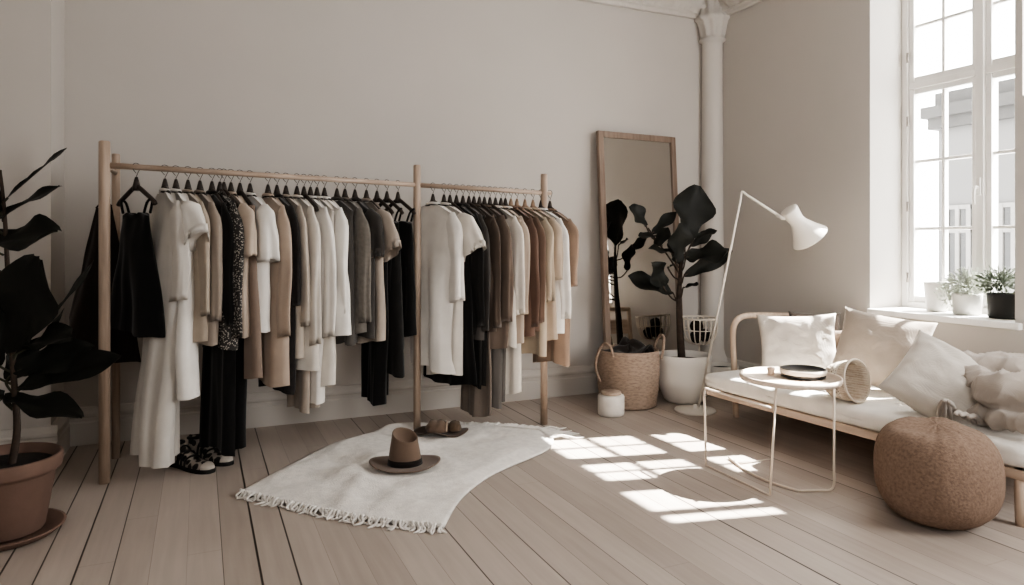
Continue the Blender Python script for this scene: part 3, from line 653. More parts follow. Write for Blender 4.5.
for a0 in (math.radians(195), math.radians(345), ):
    d = Vector((math.cos(a0), math.sin(a0), 0)); s = Vector((-d.y, d.x, 0)); pts = [d*.235+s*.09+UP*.36, d*.25+s*.09+UP*.44, d*.27+s*.05+UP*.51, d*.275+UP*.53, d*.27-s*.05+UP*.51, d*.25-s*.09+UP*.44, d*.235-s*.09+UP*.36]
    if a0 < 4: pts = [d*.235+s*.06+UP*.40, d*.262+s*.06+UP*.48, d*.275+UP*.49, d*.285-s*.05+UP*.40, d*.28-s*.07+UP*.30, d*.245-s*.06+UP*.20]
    obj('handle', tube(BM(), smooth_path(pts, 6), .010, 8), SEA, bas)
sc_ = BM()
def scf(a, c):
    ang = 2*PI*a; r = .205*c; z = .405+.05*nz(math.cos(ang)*1.4*c, math.sin(ang)*1.4*c, 3.1)*2+.05*(1-c*c)+.015*math.sin(ang*4+c*6)
    return Vector((r*math.cos(ang), r*math.sin(ang), z))
grid(sc_, scf, 40, 12, True)
tag(solidify(obj('folded_scarf', sc_, cloth('scarf', '#231c18'), loc=BK), .006), 'dark crumpled scarf lying in the woven basket', 'scarf')
JB = at(611, V0, 5.05); JB.z = 0
jar = thing('candle_jar', 'small white jar with wooden lid on the floor before the woven basket', 'jar', JB)
MARB = mat('marbled_white', '#d5cec4', rough=.45, var=.09, nscale=14)
obj('jar_body', lathe(BM(), [(.085, 0), (.094, .008), (.096, .03), (.096, .135), (.09, .146), (.06, .15)], 40, cap1=True), MARB, jar)
obj('lid', lathe(BM(), [(.07, .150), (.074, .152), (.074, .168), (.07, .172)], 36, cap1=True), BIRCH, jar)

# ------------------------------------------------------------------ floor lamp
LB = onz(695, 411, 0); tl = depth(LB)
LW = mat('lamp_white', '#d8d0c4', rough=.4, var=.02)
lamp = thing('floor_lamp', 'slender white floor lamp with bent arm and hourglass shade', 'lamp', LB)
obj('base', lathe(BM(), [(.148, 0), (.152, .006), (.148, .014), (.06, .02), (.02, .03), (.012, .05)], 48, cap1=True), LW, lamp)
pole0 = Vector((.05, .02, .015)); kn = at(742, 192, 4.98)-LB; ar = at(781, 217, 4.83)-LB
pp = [pole0, pole0.lerp(kn, .5), pole0.lerp(kn, .95), kn, kn.lerp(ar, .1), ar]
pp = [pole0]+smooth_path([pole0.lerp(kn, .97), kn+Vector((0, 0, .002)), kn.lerp(ar, .12)], 5)+[ar]
obj('pole', tube(BM(), pp, .0085, 10), LW, lamp)
hd0 = at(788, 209, 4.82)-LB; hd1 = at(810, 238, 4.86)-LB
ax = (hd1-hd0); hl_ = ax.length; ax.normalize()
Mh = Matrix.Translation(hd0) @ ax.to_track_quat('Z', 'Y').to_matrix().to_4x4()
s_ = 4.7/F
shp = [(.001, -.002), (.045, 0), (.065, .008), (.066, .012), (.058, .06), (.053, .095), (.06, .125), (.095, .19), (.135, .25), (.138, .258), (.132, .255), (.09, .19), (.052, .12), (.048, .09), (.055, .02)]
k_ = hl_/.258
obj('shade', lathe(BM(), [(r*k_*.92, z*k_) for r, z in shp], 44, M=Mh, cap0=True), LW, lamp)
bm = BM(); bmesh.ops.create_uvsphere(bm, u_segments=20, v_segments=14, radius=.03, matrix=Mh @ Matrix.Translation((0, 0, .13*k_))); obj('bulb', bm, mat('bulb', '#e8e2d8', rough=.3), lamp)
bm = BM(); jp = ar+(hd0+ax*.05-ar)*.15
tube(bm, [ar-Vector((0, 0, .012)), ar.lerp(hd0+ax*hl_*.25, .9)], .010, 8); tube(bm, [ar+Vector((-.02, .02, .012)), ar+Vector((.02, -.02, -.012))], .013, 10); obj('joint', bm, LW, lamp)

# ------------------------------------------------------------------ daybed
BEECH = wood('beech', '#b0957d', '#cbb299', 3, 1); BEECH_Z = wood('beech_leg', '#b0957d', '#cbb299', 3, 2)
BL = Vector((3.165, 3.82, 0)); BR = Vector((3.272, 1.919, 0)); dv = (BR-BL).normalized(); pv = Vector((-dv.y, dv.x, 0))   # pv points to the wall
if pv.x < 0: pv = -pv
bang = math.atan2(dv.y, dv.x)+PI/2
day = thing('daybed', 'low wooden daybed with white mattress and bent wood arm under the window', 'daybed', (BL.x, BL.y, 0), bang)
LEN = (BR-BL).length+.06; DEP = .90
def D(x, y, z): return Vector((x, -y, z))                   # local: x to the wall, y along the bed towards the camera
def dbox(bm, x0, x1, y0, y1, z0, z1, bev=.006): return box(bm, (x0, -y1, z0), (x1, -y0, z1), bev)
ZR0, ZR1, ZT = .195, .25, .36
obj('side_rail', dbox(BM(), .0, .035, 0, LEN, ZR0+.01, ZR1), BEECH, day, False)
obj('side_rail', dbox(BM(), DEP-.035, DEP, 0, LEN, ZR0+.01, ZR1), BEECH, day, False)
for y in (0, LEN-.035): obj('end_rail', dbox(BM(), .035, DEP-.035, y, y+.035, ZR0+.01, ZR1), BEECH, day, False)
obj('slat_base', dbox(BM(), .035, DEP-.035, .035, LEN-.035, ZR1-.02, ZR1-.004), BEECH, day, False)
for x in (.03, DEP-.04): obj('leg', tube(BM(), [D(x, LEN-.03, 0), D(x, LEN-.03, .1), D(x, LEN-.03, ZR1+.0)], [.022, .026, .028], 14), BEECH_Z, day)
# arm frame at the far end: leg, sweep and top in one bent piece, wide open hoop
def day_local(p): return (Matrix.Rotation(-bang, 4, 'Z') @ (Vector(p)-Vector(day.location)))
yA = -.06
fx = day_local(onX(738, 415, 3.47)).x
arm = [D(fx+.03, yA, 0), D(fx+.015, yA, .3), D(fx, yA, .56), D(fx+.02, yA, .67), D(fx+.10, yA, .715), D(fx+.25, yA, .715), D(DEP-.02, yA, .70)]
obj('bent_arm', tube(BM(), smooth_path(arm, 8), .021, 14), BEECH_Z, day)
obj('leg', tube(BM(), [D(DEP-.03, yA, 0), D(DEP-.03, yA, .70)], .021, 14), BEECH_Z, day)
bm = BM(); tube(bm, [D(fx+.01, yA, .225), D(DEP-.03, yA, .225)], .016, 10); box(bm, (fx+.06, -.005, .205), (fx+.10, .06, .245)); box(bm, (DEP-.10, -.005, .205), (DEP-.06, .06, .245)); obj('arm_rail', bm, BEECH, day)
obj('back_board', dbox(BM(), DEP-.028, DEP-.003, -.05, LEN, .46, .60, .008), BEECH, day, False)
for y in (.6, 1.25, LEN-.03): obj('back_post', dbox(BM(), DEP-.003, DEP+.02, y-.03, y+.0, .0, .60), BEECH_Z, day, False)
def soft_box(x0, x1, y0, y1, z0, z1, seed, rr=.045, amp=.006):
    bm = BM(); bmesh.ops.create_cube(bm, size=2); bmesh.ops.subdivide_edges(bm, edges=bm.edges, cuts=22, use_grid_fill=True)
    c = Vector(((x0+x1)/2, -(y0+y1)/2, (z0+z1)/2)); hx, hy, hz = (x1-x0)/2, (y1-y0)/2, (z1-z0)/2
    for v in bm.verts:
        p = Vector((v.co.x*hx, v.co.y*hy, v.co.z*hz)); r = min(rr, hz*.9)
        q = Vector((max(-hx+r, min(hx-r, p.x)), max(-hy+r, min(hy-r, p.y)), max(-hz+r, min(hz-r, p.z))))
        d = p-q
        if d.length > 1e-6: p = q+d.normalized()*r
        if p.z > 0: p.z += amp*nz(p.x*5+seed, p.y*4, 2)*2+amp*.6*nz(p.x*15, p.y*13, seed)
        v.co = c+p
    return bm
obj('mattress', soft_box(-.015, DEP-.04, -.02, LEN+.03, ZR1, ZT, 3), cloth('mattress', '#e0dad0', bscale=160), day)

# cushions
def pillow(label, name, m, center, w, h, T, Rm, seed, wr=.012, piping=None):
    bm = BM(); N_ = 30
    def pf(a, c, s):
        x = a*2-1; y = c*2-1
        px = x*(1-.09*(1-abs(y)**2.2)*abs(x)**6); py = y*(1-.09*(1-abs(x)**2.2)*abs(y)**6)
        e = max(0, (1-abs(x)**2.6)*(1-abs(y)**2.6))
        z = s*T*e**.52+wr*e**.3*(nz(x*2.0+seed, y*2.0, s)+.55*(.5-abs(nz(x*2.6+seed, y*2.6+x, 3.3*s)))*2-.5+.35*(.5-abs(nz(x*1.5-y*3, y*5+x*3+seed, 8.3)))*2)
        return Vector((px*w/2, py*h/2, z))
    grid(bm, lambda a, c: pf(a, c, 1), N_, N_)
    n0 = len(bm.faces); bm2 = BM(); V = grid(bm, lambda a, c: pf(a, 1-c, -1), N_, N_)
    bmesh.ops.remove_doubles(bm, verts=bm.verts, dist=.0005)
    o = obj(name, bm, m, loc=center); o.rotation_mode = 'QUATERNION'; o.rotation_quaternion = Rm.to_quaternion()
    return tag(o, label, 'pillow')
def basis(n, upish=(0, 0, 1), roll=0):
    n = Vector(n).normalized(); u = Vector(upish); u = (u-n*u.dot(n)).normalized(); x = u.cross(n)
    M = Matrix((x, u, n)).transposed(); return M @ Matrix.Rotation(roll, 3, 'Z')
pa = at(798, 346, 4.62)
pillow('pale linen pillow standing at the left end of the daybed', 'pillow', cloth('linen_pale', '#bcb2a6', weave=60), pa, .50, .43, .085, basis((-.62, -.72, .25), roll=.05), 1.3, .018)
pb_ = at(880, 351, 4.22)
pillow('larger greige pillow standing in the middle of the daybed against its back', 'pillow', cloth('linen_greige', '#9d8e7f', weave=60), pb_, .52, .48, .09, basis((-.80, -.40, .40), roll=-.14), 4.2, .014)
pillow('small brown pillow tucked behind the pale linen pillow', 'pillow', cloth('pillow_brown', '#75614f'), at(829, 350, 4.66), .26, .28, .06, basis((-.9, -.3, .3), roll=.1), 2.2)
pillow('pale linen pillow with dark top edge behind the front left pillow', 'pillow', cloth('pillow_dark', '#5d5148'), at(815, 336, 4.86), .34, .34, .06, basis((-.6, -.7, .25), roll=0), 6.2).__setitem__('label', 'dark brown pillow peeking up behind the pale linen pillow')
pc = at(946, 385, 3.60)
pillow('big off-white pillow lying tilted on the daybed beside the tasselled throw', 'pillow', cloth('pillow_white', '#bfb6aa', weave=70), pc, .50, .44, .11, basis((-.52, -.62, .58), upish=(0, 0, 1), roll=-.62), 8.8, .022)

# crumpled throw
TH = onz(996, 415, ZT); tt = depth(TH)
thr = thing('throw_blanket', 'crumpled greige throw with tassels heaped at the near end of the daybed', 'blanket', (TH.x, TH.y, ZT+.002))
def lobe(bm, p, q, r, sx=1.0, sz=.85):
    p = Vector(p); q = Vector(q); d = q-p; L_ = d.length; d.normalize()
    g = bmesh.ops.create_icosphere(bm, subdivisions=3, radius=1)['verts']; Q = d.to_track_quat('X', 'Z').to_matrix()
    for v in g:
        c = v.co.copy(); c = Vector((c.x*r+(L_/2 if c.x > 0 else -L_/2)*min(1, abs(c.x)*3), c.y*r*sx, c.z*r*sz)); v.co = (p+q)/2+Q @ c-thr.location
bm = BM()
for a, b_, r in (((964, 366, 3.66), (1012, 371, 3.50), .075), ((1003, 392, 3.30), (1050, 402, 3.15), .105), ((954, 411, 3.52), (1000, 416, 3.32), .062), ((982, 384, 3.50), (1006, 404, 3.42), .085), ((1000, 418, 3.25), (1045, 425, 3.05), .06), ((996, 372, 3.60), (1040, 374, 3.55), .11), ((1030, 395, 3.5), (1070, 400, 3.4), .12)):
    lobe(bm, at(*a), at(*b_), r)
tmp = obj('blanket', bm, cloth('throw', '#a89c90', weave=70)); md = tmp.modifiers.new('r', 'REMESH'); md.mode = 'VOXEL'; md.voxel_size = .008
ms = tmp.modifiers.new('s', 'SMOOTH'); ms.iterations = 5; ms.factor = .5
bpy.context.view_layer.update()
me = bpy.data.meshes.new_from_object(tmp.evaluated_get(bpy.context.evaluated_depsgraph_get()))
bm = BM(); bm.from_mesh(me); bm.normal_update(); old = tmp.data; bpy.data.objects.remove(tmp); bpy.data.meshes.remove(old); bpy.data.meshes.remove(me)
for v in bm.verts:
    p = v.co; n = v.normal.copy(); k = nz(p.x*4, p.y*4, p.z*4)
    rid = (1-abs(nz(p.x*4.5+k, p.y*4.5, p.z*6+2)*2.0))
    r2 = 1-abs(nz(p.x*4+9, p.y*11, p.z*4)*2.2); r3 = 1-abs(nz(p.x*16, p.y*12+k, p.z*16+5)*2.2)
    fw_ = (p.x*.35+p.y*.85+p.z*.55)*2*PI/.075+4*k+2*nz(p.x*3, p.y*3, 7); fo = (1-abs(math.sin(fw_)))**1.6*sst(-.15, .35, nz(p.x*3.5+3, p.y*3.5, p.z*3.5)+.1)
    v.co = p+n*(.020*fo+.018*max(0, rid)**2+.020*max(0, r2)**2+.003*max(0, r3)**2-.014)
for v in bm.verts: v.co.z = max(v.co.z, .004)
obj('blanket', bm, cloth('throw', '#a89c90', weave=70), thr)
tas = []
for k, (u0, v0, u1, v1) in enumerate(((944, 400, 938, 420), (945, 400, 944, 421), (947, 400, 951, 420), (949, 402, 957, 418), (955, 414, 966, 420), (960, 415, 975, 423), (968, 417, 984, 424))):
    a = at(u0, v0, 3.28)-thr.location; c_ = onz(u1, v1, ZT+.012)-thr.location
    m_ = a.lerp(c_, .45)+Vector((-.01, -.005, .02))
    obj('tassel', tube(BM(), smooth_path([a, m_, c_], 6), [.006+.006*math.sin(PI*i/12)+.002*(i % 2) for i in range(13)], 8), cloth('throw', '#a89c90'), thr)

# cream straw hat on its side on the mattress
HC = onz(857, 402, ZT)+Vector((0, 0, .118))
hat = thing('straw_hat', 'cream woven straw hat lying on its side between the pillows', 'hat', HC)
hax = Vector((-.10, -.95, .1)).normalized()
hax = (-FW*.80+RT*.50+UP*.16).normalized()
Mx = hax.to_track_quat('Z', 'Y').to_matrix().to_4x4()
STRAW = woven('straw', '#a8927b', '#cdbca6', 70, 40)
obj('crown', lathe(BM(), [(.02, -.17), (.06, -.168), (.085, -.155), (.098, -.13), (.112, -.03), (.117, .0), (.111, 0), (.104, -.05), (.088, -.14), (.02, -.155)], 40, M=Mx), STRAW, hat)
bm = BM(); tube(bm, [Mx.to_3x3() @ p for p in ringpts(.118, .0, 40)], .006, 8, closed=True); obj('rim', bm, cloth('straw_rim', '#cbbba7'), hat)
bm = BM(); lathe(bm, [(.103, -.10), (.106, -.098), (.112, -.055), (.108, -.053)], 40, M=Mx, cap0=False); obj('hat_band', bm, patch_mat('striped_band', '#d2c4b0', '#6f5d4d', 60, .25), hat)

# ------------------------------------------------------------------ side table
BRASS = mat('sand_metal', '#d2c0ac', rough=.4, var=.03)
ST = onz(790, 378, .53); tst = depth(ST)
st = thing('side_table', 'small wire-legged side table with round top in front of the daybed', 'table', (ST.x, ST.y, 0))
SL = st.location
def fl(u, v): return onz(u, v, .006)-SL
TOPZ = .515
obj('table_top', lathe(BM(), [(.235, TOPZ), (.25, TOPZ+.003), (.256, TOPZ+.018), (.254, TOPZ+.03), (.246, TOPZ+.03), (.244, TOPZ+.016), (.001, TOPZ+.014)], 56), wood('tray_wood', '#c4ad97', '#dac6b2', 4, 1, .45), st)
f1, f2, f3, f0 = fl(706, 465), fl(770, 495), fl(834, 490), fl(729, 458)
def rod(pts, name='leg', r=.006, n=5): return obj(name, tube(BM(), pts, r, 8), BRASS, st)
tA = Vector((-.20, -.09, TOPZ)); 
rod([f2, Vector((f2.x*.9, f2.y*.9, TOPZ+.005)) if Vector((f2.x, f2.y)).length < .27 else Vector((f2.x, f2.y, 0)).normalized()*.235+Vector((0, 0, TOPZ+.003))])
rod(smooth_path([fl(799, 491), fl(818, 490.5), fl(830, 490), f3+Vector((0, 0, .03)), f3+Vector((0, 0, .10))], 4)+[Vector((f3.x, f3.y, TOPZ+.003))])
d1 = depth(f1+SL); top1 = at(704, 388, d1)-SL; d2 = depth(f2+SL); join = f2.lerp(Vector((f2.x, f2.y, TOPZ)), .86); join.z = top1.z
rod([f1]+smooth_path([f1.lerp(top1, .93), top1+Vector((.004, -.006, -.002)), top1.lerp(join, .07)], 4)+[join])
rod(smooth_path([f0+Vector((0, 0, .004)), fl(745, 470), fl(770, 482), fl(799, 491)], 6), 'floor_bar', .007)
rod([f1, f1.lerp(f2, .5), f2], 'floor_bar', .004)
rod([fl(738, 464), fl(770, 459)], 'floor_bar', .004)
DC = onz(803, 376, TOPZ+.02)
dish = thing('round_dish', 'round dish with black inside and cream band on the side table', 'dish', (DC.x, DC.y, TOPZ+.0165))
obj('dish_base', lathe(BM(), [(.10, 0), (.112, .004), (.114, .016), (.112, .018)], 44, cap1=True), mat('black_lacquer', '#1a1716', rough=.35), dish)
obj('dish_band', lathe(BM(), [(.112, .018), (.117, .02), (.118, .042), (.114, .044), (.109, .04)], 44, cap0=False), mat('cream_lacquer', '#c8b7a2', rough=.5), dish)
obj('dish_well', lathe(BM(), [(.1145, .044), (.108, .046), (.10, .038), (.001, .034)], 44, cap0=False, cap1=True), MATS['black_lacquer'], dish)
KC = onz(771, 374.5, TOPZ+.02)
bm = BM(); lathe(bm, [(.016, 0), (.019, .006), (.017, .022), (.021, .034), (.018, .042), (.006, .044)], 24, cap1=True)
tag(obj('wooden_stopper', bm, BIRCH, loc=(KC.x, KC.y, TOPZ+.0165)), 'little turned wooden stopper left of the dish on the side table', 'ornament')

# ------------------------------------------------------------------ pouf
PC = onz(937, 520, 0)
pf_ = BM(); seg, nr = 72, 44
prof = []
for i in range(nr+1):
    s = i/nr; a = -PI/2+PI*s
    r = .258*max(0, math.cos(a))**.62; z = .222+.222*math.copysign(abs(math.sin(a))**.8, math.sin(a))
    prof.append((max(r, .002), z))
rings = []
for i, (r, z) in enumerate(prof):
    ring = []
    for j in range(seg):
        a = 2*PI*j/seg; rr = r*(1+.03*math.sin(a*2+1)+.02*nz(math.cos(a)*2, math.sin(a)*2, z*5)); x = rr*math.cos(a); y = rr*math.sin(a)
        zz = z
        if z > .25:
            dd = math.exp(-(((x+.10)/.10)**2+((y-.0)/.13)**2)); zz -= .035*dd*sst(.25, .40, z)
            zz += .05*sst(.25, .43, z)*(x*RT.x+y*RT.y)*-1.0*(1)+.012*nz(x*9, y*9, 2)
        bump = .0035*math.sin(i*PI*1.0)+.003*math.sin(j*PI*.5+(i % 2)*PI/2)
        ring.append(pf_.verts.new((x*(1+bump), y*(1+bump), max(0.0, zz+bump*.6))))
    rings.append(ring)
for A_, B_ in zip(rings, rings[1:]):
    for j in range(seg): pf_.faces.new((A_[j], A_[(j+1) % seg], B_[(j+1) % seg], B_[j]))
pf_.faces.new(rings[0][::-1]); pf_.faces.new(rings[-1])
pouf = tag(obj('floor_pouf', pf_, mat('jute_knit', '#7c6452', rough=.95, var=.22, nscale=85, bump=.9, bscale=95, spec=.1), loc=PC), 'round brown woven jute pouf on the floor before the daybed', 'pouf')
subsurf(pouf, 1)

# ------------------------------------------------------------------ rug
RC = onz(400, 475, 0)
rug = thing('fringed_rug', 'cream woven rug with fringed ends spread on the floorboards', 'rug', (RC.x, RC.y, 0))
def pol(pts, t):
    P = [onz(u, v, 0) for u, v in pts]; P = smooth_path(P, 8); ln = [0]
    for a, c in zip(P, P[1:]): ln.append(ln[-1]+(c-a).length)
    s = t*ln[-1]
    for i in range(len(P)-1):
        if s <= ln[i+1]+1e-9: return P[i].lerp(P[i+1], (s-ln[i])/max(1e-9, ln[i+1]-ln[i]))
    return P[-1]
eF = [(240, 494), (300, 508), (372, 522), (444, 530)]; eB = [(396, 429), (432, 427), (490, 428), (540, 432)]
eL = [(240, 494), (292, 466), (340, 443), (396, 429)]; eR = [(444, 530), (462, 500), (494, 476), (545, 453), (553, 441), (540, 432)]
def rugf(a, c):      # a across the front edge, c from front to back
    F0 = pol(eF, a); B0 = pol(eB, a); L0 = pol(eL, c); R0_ = pol(eR, c)
    p = F0*(1-c)+B0*c+L0*(1-a)+R0_*a-(pol(eF, 0)*(1-a)*(1-c)+pol(eF, 1)*a*(1-c)+pol(eB, 0)*(1-a)*c+pol(eB, 1)*a*c)
    e = min(1, min(a, 1-a, c, 1-c)*14)
    z = .010+e*(.012+.022*nz(p.x*2.6, p.y*2.6, 1.1)+.018*nz(p.x*6, p.y*6, 4)+.006*nz(p.x*14, p.y*14, 4)+.022*math.exp(-((a-.30-.25*c)/.05)**2)*sst(.02, .4, c)*(1-sst(.55, .8, c))+.02*math.exp(-((a-.55+.3*c)/.05)**2)*(1-sst(.25, .5, c)))
    z += .035*math.exp(-((c-.93)/.05)**2)*(1-sst(.25, .45, a))*sst(0, .05, a)
    for hc_, hr_ in ((onz(405, 468, 0.02), .19), (onz(441, 434, .03), .17)):
        k = 1-sst(hr_, hr_+.10, math.hypot(p.x-hc_.x, p.y-hc_.y)); z = lerp(z, min(z, .024), k)
    return Vector((p.x, p.y, max(.006, z)))-RC
bm = BM(); grid(bm, rugf, 70, 60)
RUGM = cloth('rug', '#dfd9d1', bump=.8, bscale=130, var=.10, nscale=30)
solidify(obj('rug_cloth', bm, RUGM, rug), .008)
def fringe(edge, n, d0, d1, ln, seed):
    bm = BM()
    for k in range(n):
        a = (k+.5)/n; p = pol(edge, a); d = d0.lerp(d1, a).normalized(); q = random.Random(seed+k); s = Vector((-d.y, d.x, 0))
        L_ = ln*q.uniform(.7, 1.25); dd = (d+s*q.uniform(-.5, .5)).normalized()
        pts = [p-d*.012+UP*.016, p+dd*L_*.35+UP*(.018+q.uniform(0, .012)), p+dd*L_*.7+s*q.uniform(-.02, .02)+UP*.009, p+dd*L_+s*q.uniform(-.03, .03)+UP*.005]
        tube(bm, [x-RC for x in smooth_path(pts, 3)], [.0065, .007, .006, .007, .005, .006, .005, .006, .004, .003], 6)
    return bm
fdir = (onz(340, 520, 0)-onz(345, 500, 0)).normalized()
o = obj('fringe', fringe(eF, 110, fdir, fdir, .055, 5), RUGM, rug); o['kind'] = 'stuff'
bdir = (onz(470, 415, 0)-onz(470, 430, 0)).normalized(); bdir2 = (onz(600, 430, 0)-onz(545, 436, 0)).normalized()
o = obj('fringe', fringe(eB[1:], 70, bdir, bdir2, .09, 55), RUGM, rug); o['kind'] = 'stuff'
o = obj('fringe', fringe([(540, 432), (552, 441)], 16, bdir2, bdir2, .18, 95), RUGM, rug); o['kind'] = 'stuff'

# ------------------------------------------------------------------ felt hats
FELT = cloth('felt', '#6a5545', var=.06, bump=.1); FELT_D = cloth('felt_band', '#1c1613')
def felt_hat(label, center, R, hc, rc, rz, crease=True, sc=1.0, band=True):
    o = thing('felt_hat', label, 'hat', center, rz)
    seg = 56; bm = BM()
    def brim(a, c):
        ang = 2*PI*a; rr = lerp(rc*.98, R*(1+.10*abs(math.cos(ang))), c)
        z = .016+.035*c**2.2*abs(math.sin(ang))**2*.0+.030*c**2*abs(math.cos(ang))**3-.006*c
        z = .012+.024*c**2.5*abs(math.cos(ang))**2.5
        return Vector((rr*math.cos(ang), rr*math.sin(ang)*.86, z))
    grid(bm, brim, seg, 8, True); solidify(obj('brim', bm, FELT, o), .004)
    bm = BM()
    def crown(a, c):
        ang = 2*PI*a
        if c < .62:
            s = c/.62; rr = lerp(rc, rc*.76, s**1.2); z = .012+hc*s*(1-.20*math.cos(ang+.95))
        else:
            s = (c-.62)/.38; rr = rc*.76*math.sqrt(max(0, 1-s*s))
            zt = .012+hc*(1-.20*math.cos(ang+.95)*math.sqrt(max(0, 1-s*s)))
            z = zt+.018*math.sin(PI*min(1, s*1.0))*(1 if s < .5 else 1)-.045*sst(.25, 1, s)
        return Vector((rr*math.cos(ang), rr*math.sin(ang)*.88, z))
    grid(bm, crown, seg, 26, True); obj('crown', bm, FELT, o)
    bm = BM(); lathe(bm, [(rc*1.0, .014), (rc*1.03, .016), (rc*1.0, .045), (rc*.97, .046)], 56, M=Matrix.Diagonal((1, .88, 1, 1)), cap0=False); obj('hat_band', bm, FELT_D, o)
    return o
hA = onz(405, 468, 0.02)
felt_hat('tall brown felt hat with dark band standing on the rug', Vector((hA.x, hA.y, .030)), .175, .145, .092, -YAW+.1)
hB = onz(441, 434, .03)
hb_ = thing('slouch_hat', 'crushed brown felt hat lying at the back of the rug', 'hat', Vector((hB.x, hB.y, .034)), -YAW)
bm = BM(); bmesh.ops.create_icosphere(bm, subdivisions=5, radius=1)
for v in bm.verts:
    d = v.co.copy(); d.x *= .082; d.y *= .075; d.z *= .062
    k = 1+.14*nz(v.co.x*1.8, v.co.y*1.8, v.co.z*1.8+4)-.22*math.exp(-((v.co.x+.1)/.25)**2)*max(0, v.co.z)
    v.co = Vector((d.x*k-.02, d.y*k, max(-.01, d.z*k)+.03))
obj('crown', bm, FELT, hb_)
bm = BM(); bmesh.ops.create_icosphere(bm, subdivisions=4, radius=1)
for v in bm.verts: v.co = Vector((v.co.x*.045+.085, v.co.y*.06, max(-.2, v.co.z)*.048+.034))*(1+.05*nz(*(v.co*3)))
obj('crushed_side', bm, cloth('felt_dark', '#54412f'), hb_)
bm = BM()
def sb(a, c):
    ang = 2*PI*a; rr = lerp(.05, .155+.02*math.cos(ang*2+.4)+.012*math.sin(3*ang), c)
    return Vector((rr*math.cos(ang)-.0, rr*math.sin(ang)*.62, .012+.014*c*math.sin(ang*3+1)+.02*c**2*(math.cos(ang) < -.6)*0))
grid(bm, sb, 48, 8, True); solidify(obj('brim', bm, cloth('felt_brim', '#4a3a2e'), hb_), .005)
bm = BM(); tube(bm, [(.040, .0+.062*math.cos(t), .028+.05*math.sin(t)) for t in [PI*i/14 for i in range(15)]], .005, 6); obj('hat_band', bm, cloth('hat_trim', '#a48e78'), hb_)

# ------------------------------------------------------------------ patterned ankle boots
SHOEM = patch_mat('patched_leather', '#93887c', '#171312', 30, .50, .5)
def shoe(label, heel, toe):
    heel = Vector((heel.x, heel.y, 0)); toe = Vector((toe.x, toe.y, 0)); d = toe-heel; L = d.length
    o = thing('ankle_boot', label, 'shoe', heel, math.atan2(d.y, d.x)); o['group'] = 'pair of patterned ankle boots'
    def foot(s, off=0):      # half width along the sole
        return (.030+.020*sst(.25, .72, s))*math.sqrt(max(0, 1-max(0, (s-.72)/.28)**2.2))*math.sqrt(max(0, 1-max(0, (.10-s)/.10)**2))+off
    def sole(a, c):
        ang = 2*PI*a; s = .5-.5*math.cos(ang) ; w = foot(s, .004)*(1 if math.sin(ang) >= 0 else -1)
        z = lerp(0, .022, min(1, c*2)); k = 1 if c <= .5 else 1-(c-.5)*2
        return Vector((L*(.5+(s-.5)*1.03*k), w*k, z))
    bm = BM(); grid(bm, sole, 44, 8, True); bmesh.ops.remove_doubles(bm, verts=bm.verts, dist=.0004); obj('sole', bm, mat('black_rubber', '#141211', rough=.7), o)
    bm = BM()
    def upper(a, c):         # a along the foot, c around from left edge over the top to right edge
        s = lerp(.02, .985, a); w = foot(s); th = PI*c
        hgt_ = lerp(.118, .040, sst(.20, .66, s))*math.sqrt(max(0.02, 1-max(0, (s-.70)/.30)**2))
        return Vector((L*s, w*math.cos(th)*(1-.25*math.sin(th)*(s < .35)), .02+hgt_*math.sin(th)**.7))
    grid(bm, upper, 30, 18); obj('upper', bm, SHOEM, o)
    bm = BM()
    tube(bm, [(L*.16+.045*math.cos(t), .031*math.sin(t), .128+.006*math.cos(t)) for t in [2*PI*i/24 for i in range(24)]], .009, 8, closed=True); obj('ankle_collar', bm, cloth('boot_collar', '#1d1816'), o)
    for k in range(3):
        s = .36+.10*k; w = foot(s)+.003; h = lerp(.118, .040, sst(.20, .66, s))+.004
        obj('strap', tube(BM(), [(L*s+.012*math.cos(t), w*math.cos(t), .02+h*math.sin(t)**.7) for t in [PI*i/12 for i in range(13)]], .006, 6), cloth('boot_strap', '#1d1816'), o)
    obj('toe_cap', grid_obj(lambda a, c: Vector((L*lerp(.88, 1.0, a), (foot(lerp(.88, .99, a))+.002)*math.cos(PI*c), .02+(.042*math.sqrt(max(0, 1-max(0, (lerp(.88, 1, a)-.70)/.30)**2))+.002)*math.sin(PI*c)**.7))), mat('pale_leather', '#a89d91', rough=.5), o)
    return o
def grid_obj(fn):
    bm = BM(); grid(bm, fn, 10, 14); return bm
shoe('patterned black and cream ankle boot, nearer of the pair by the trousers', onz(170, 464, 0), onz(212, 473, 0))
shoe('patterned black and cream ankle boot, farther of the pair by the trousers', onz(189, 458, 0), onz(231, 465, 0))

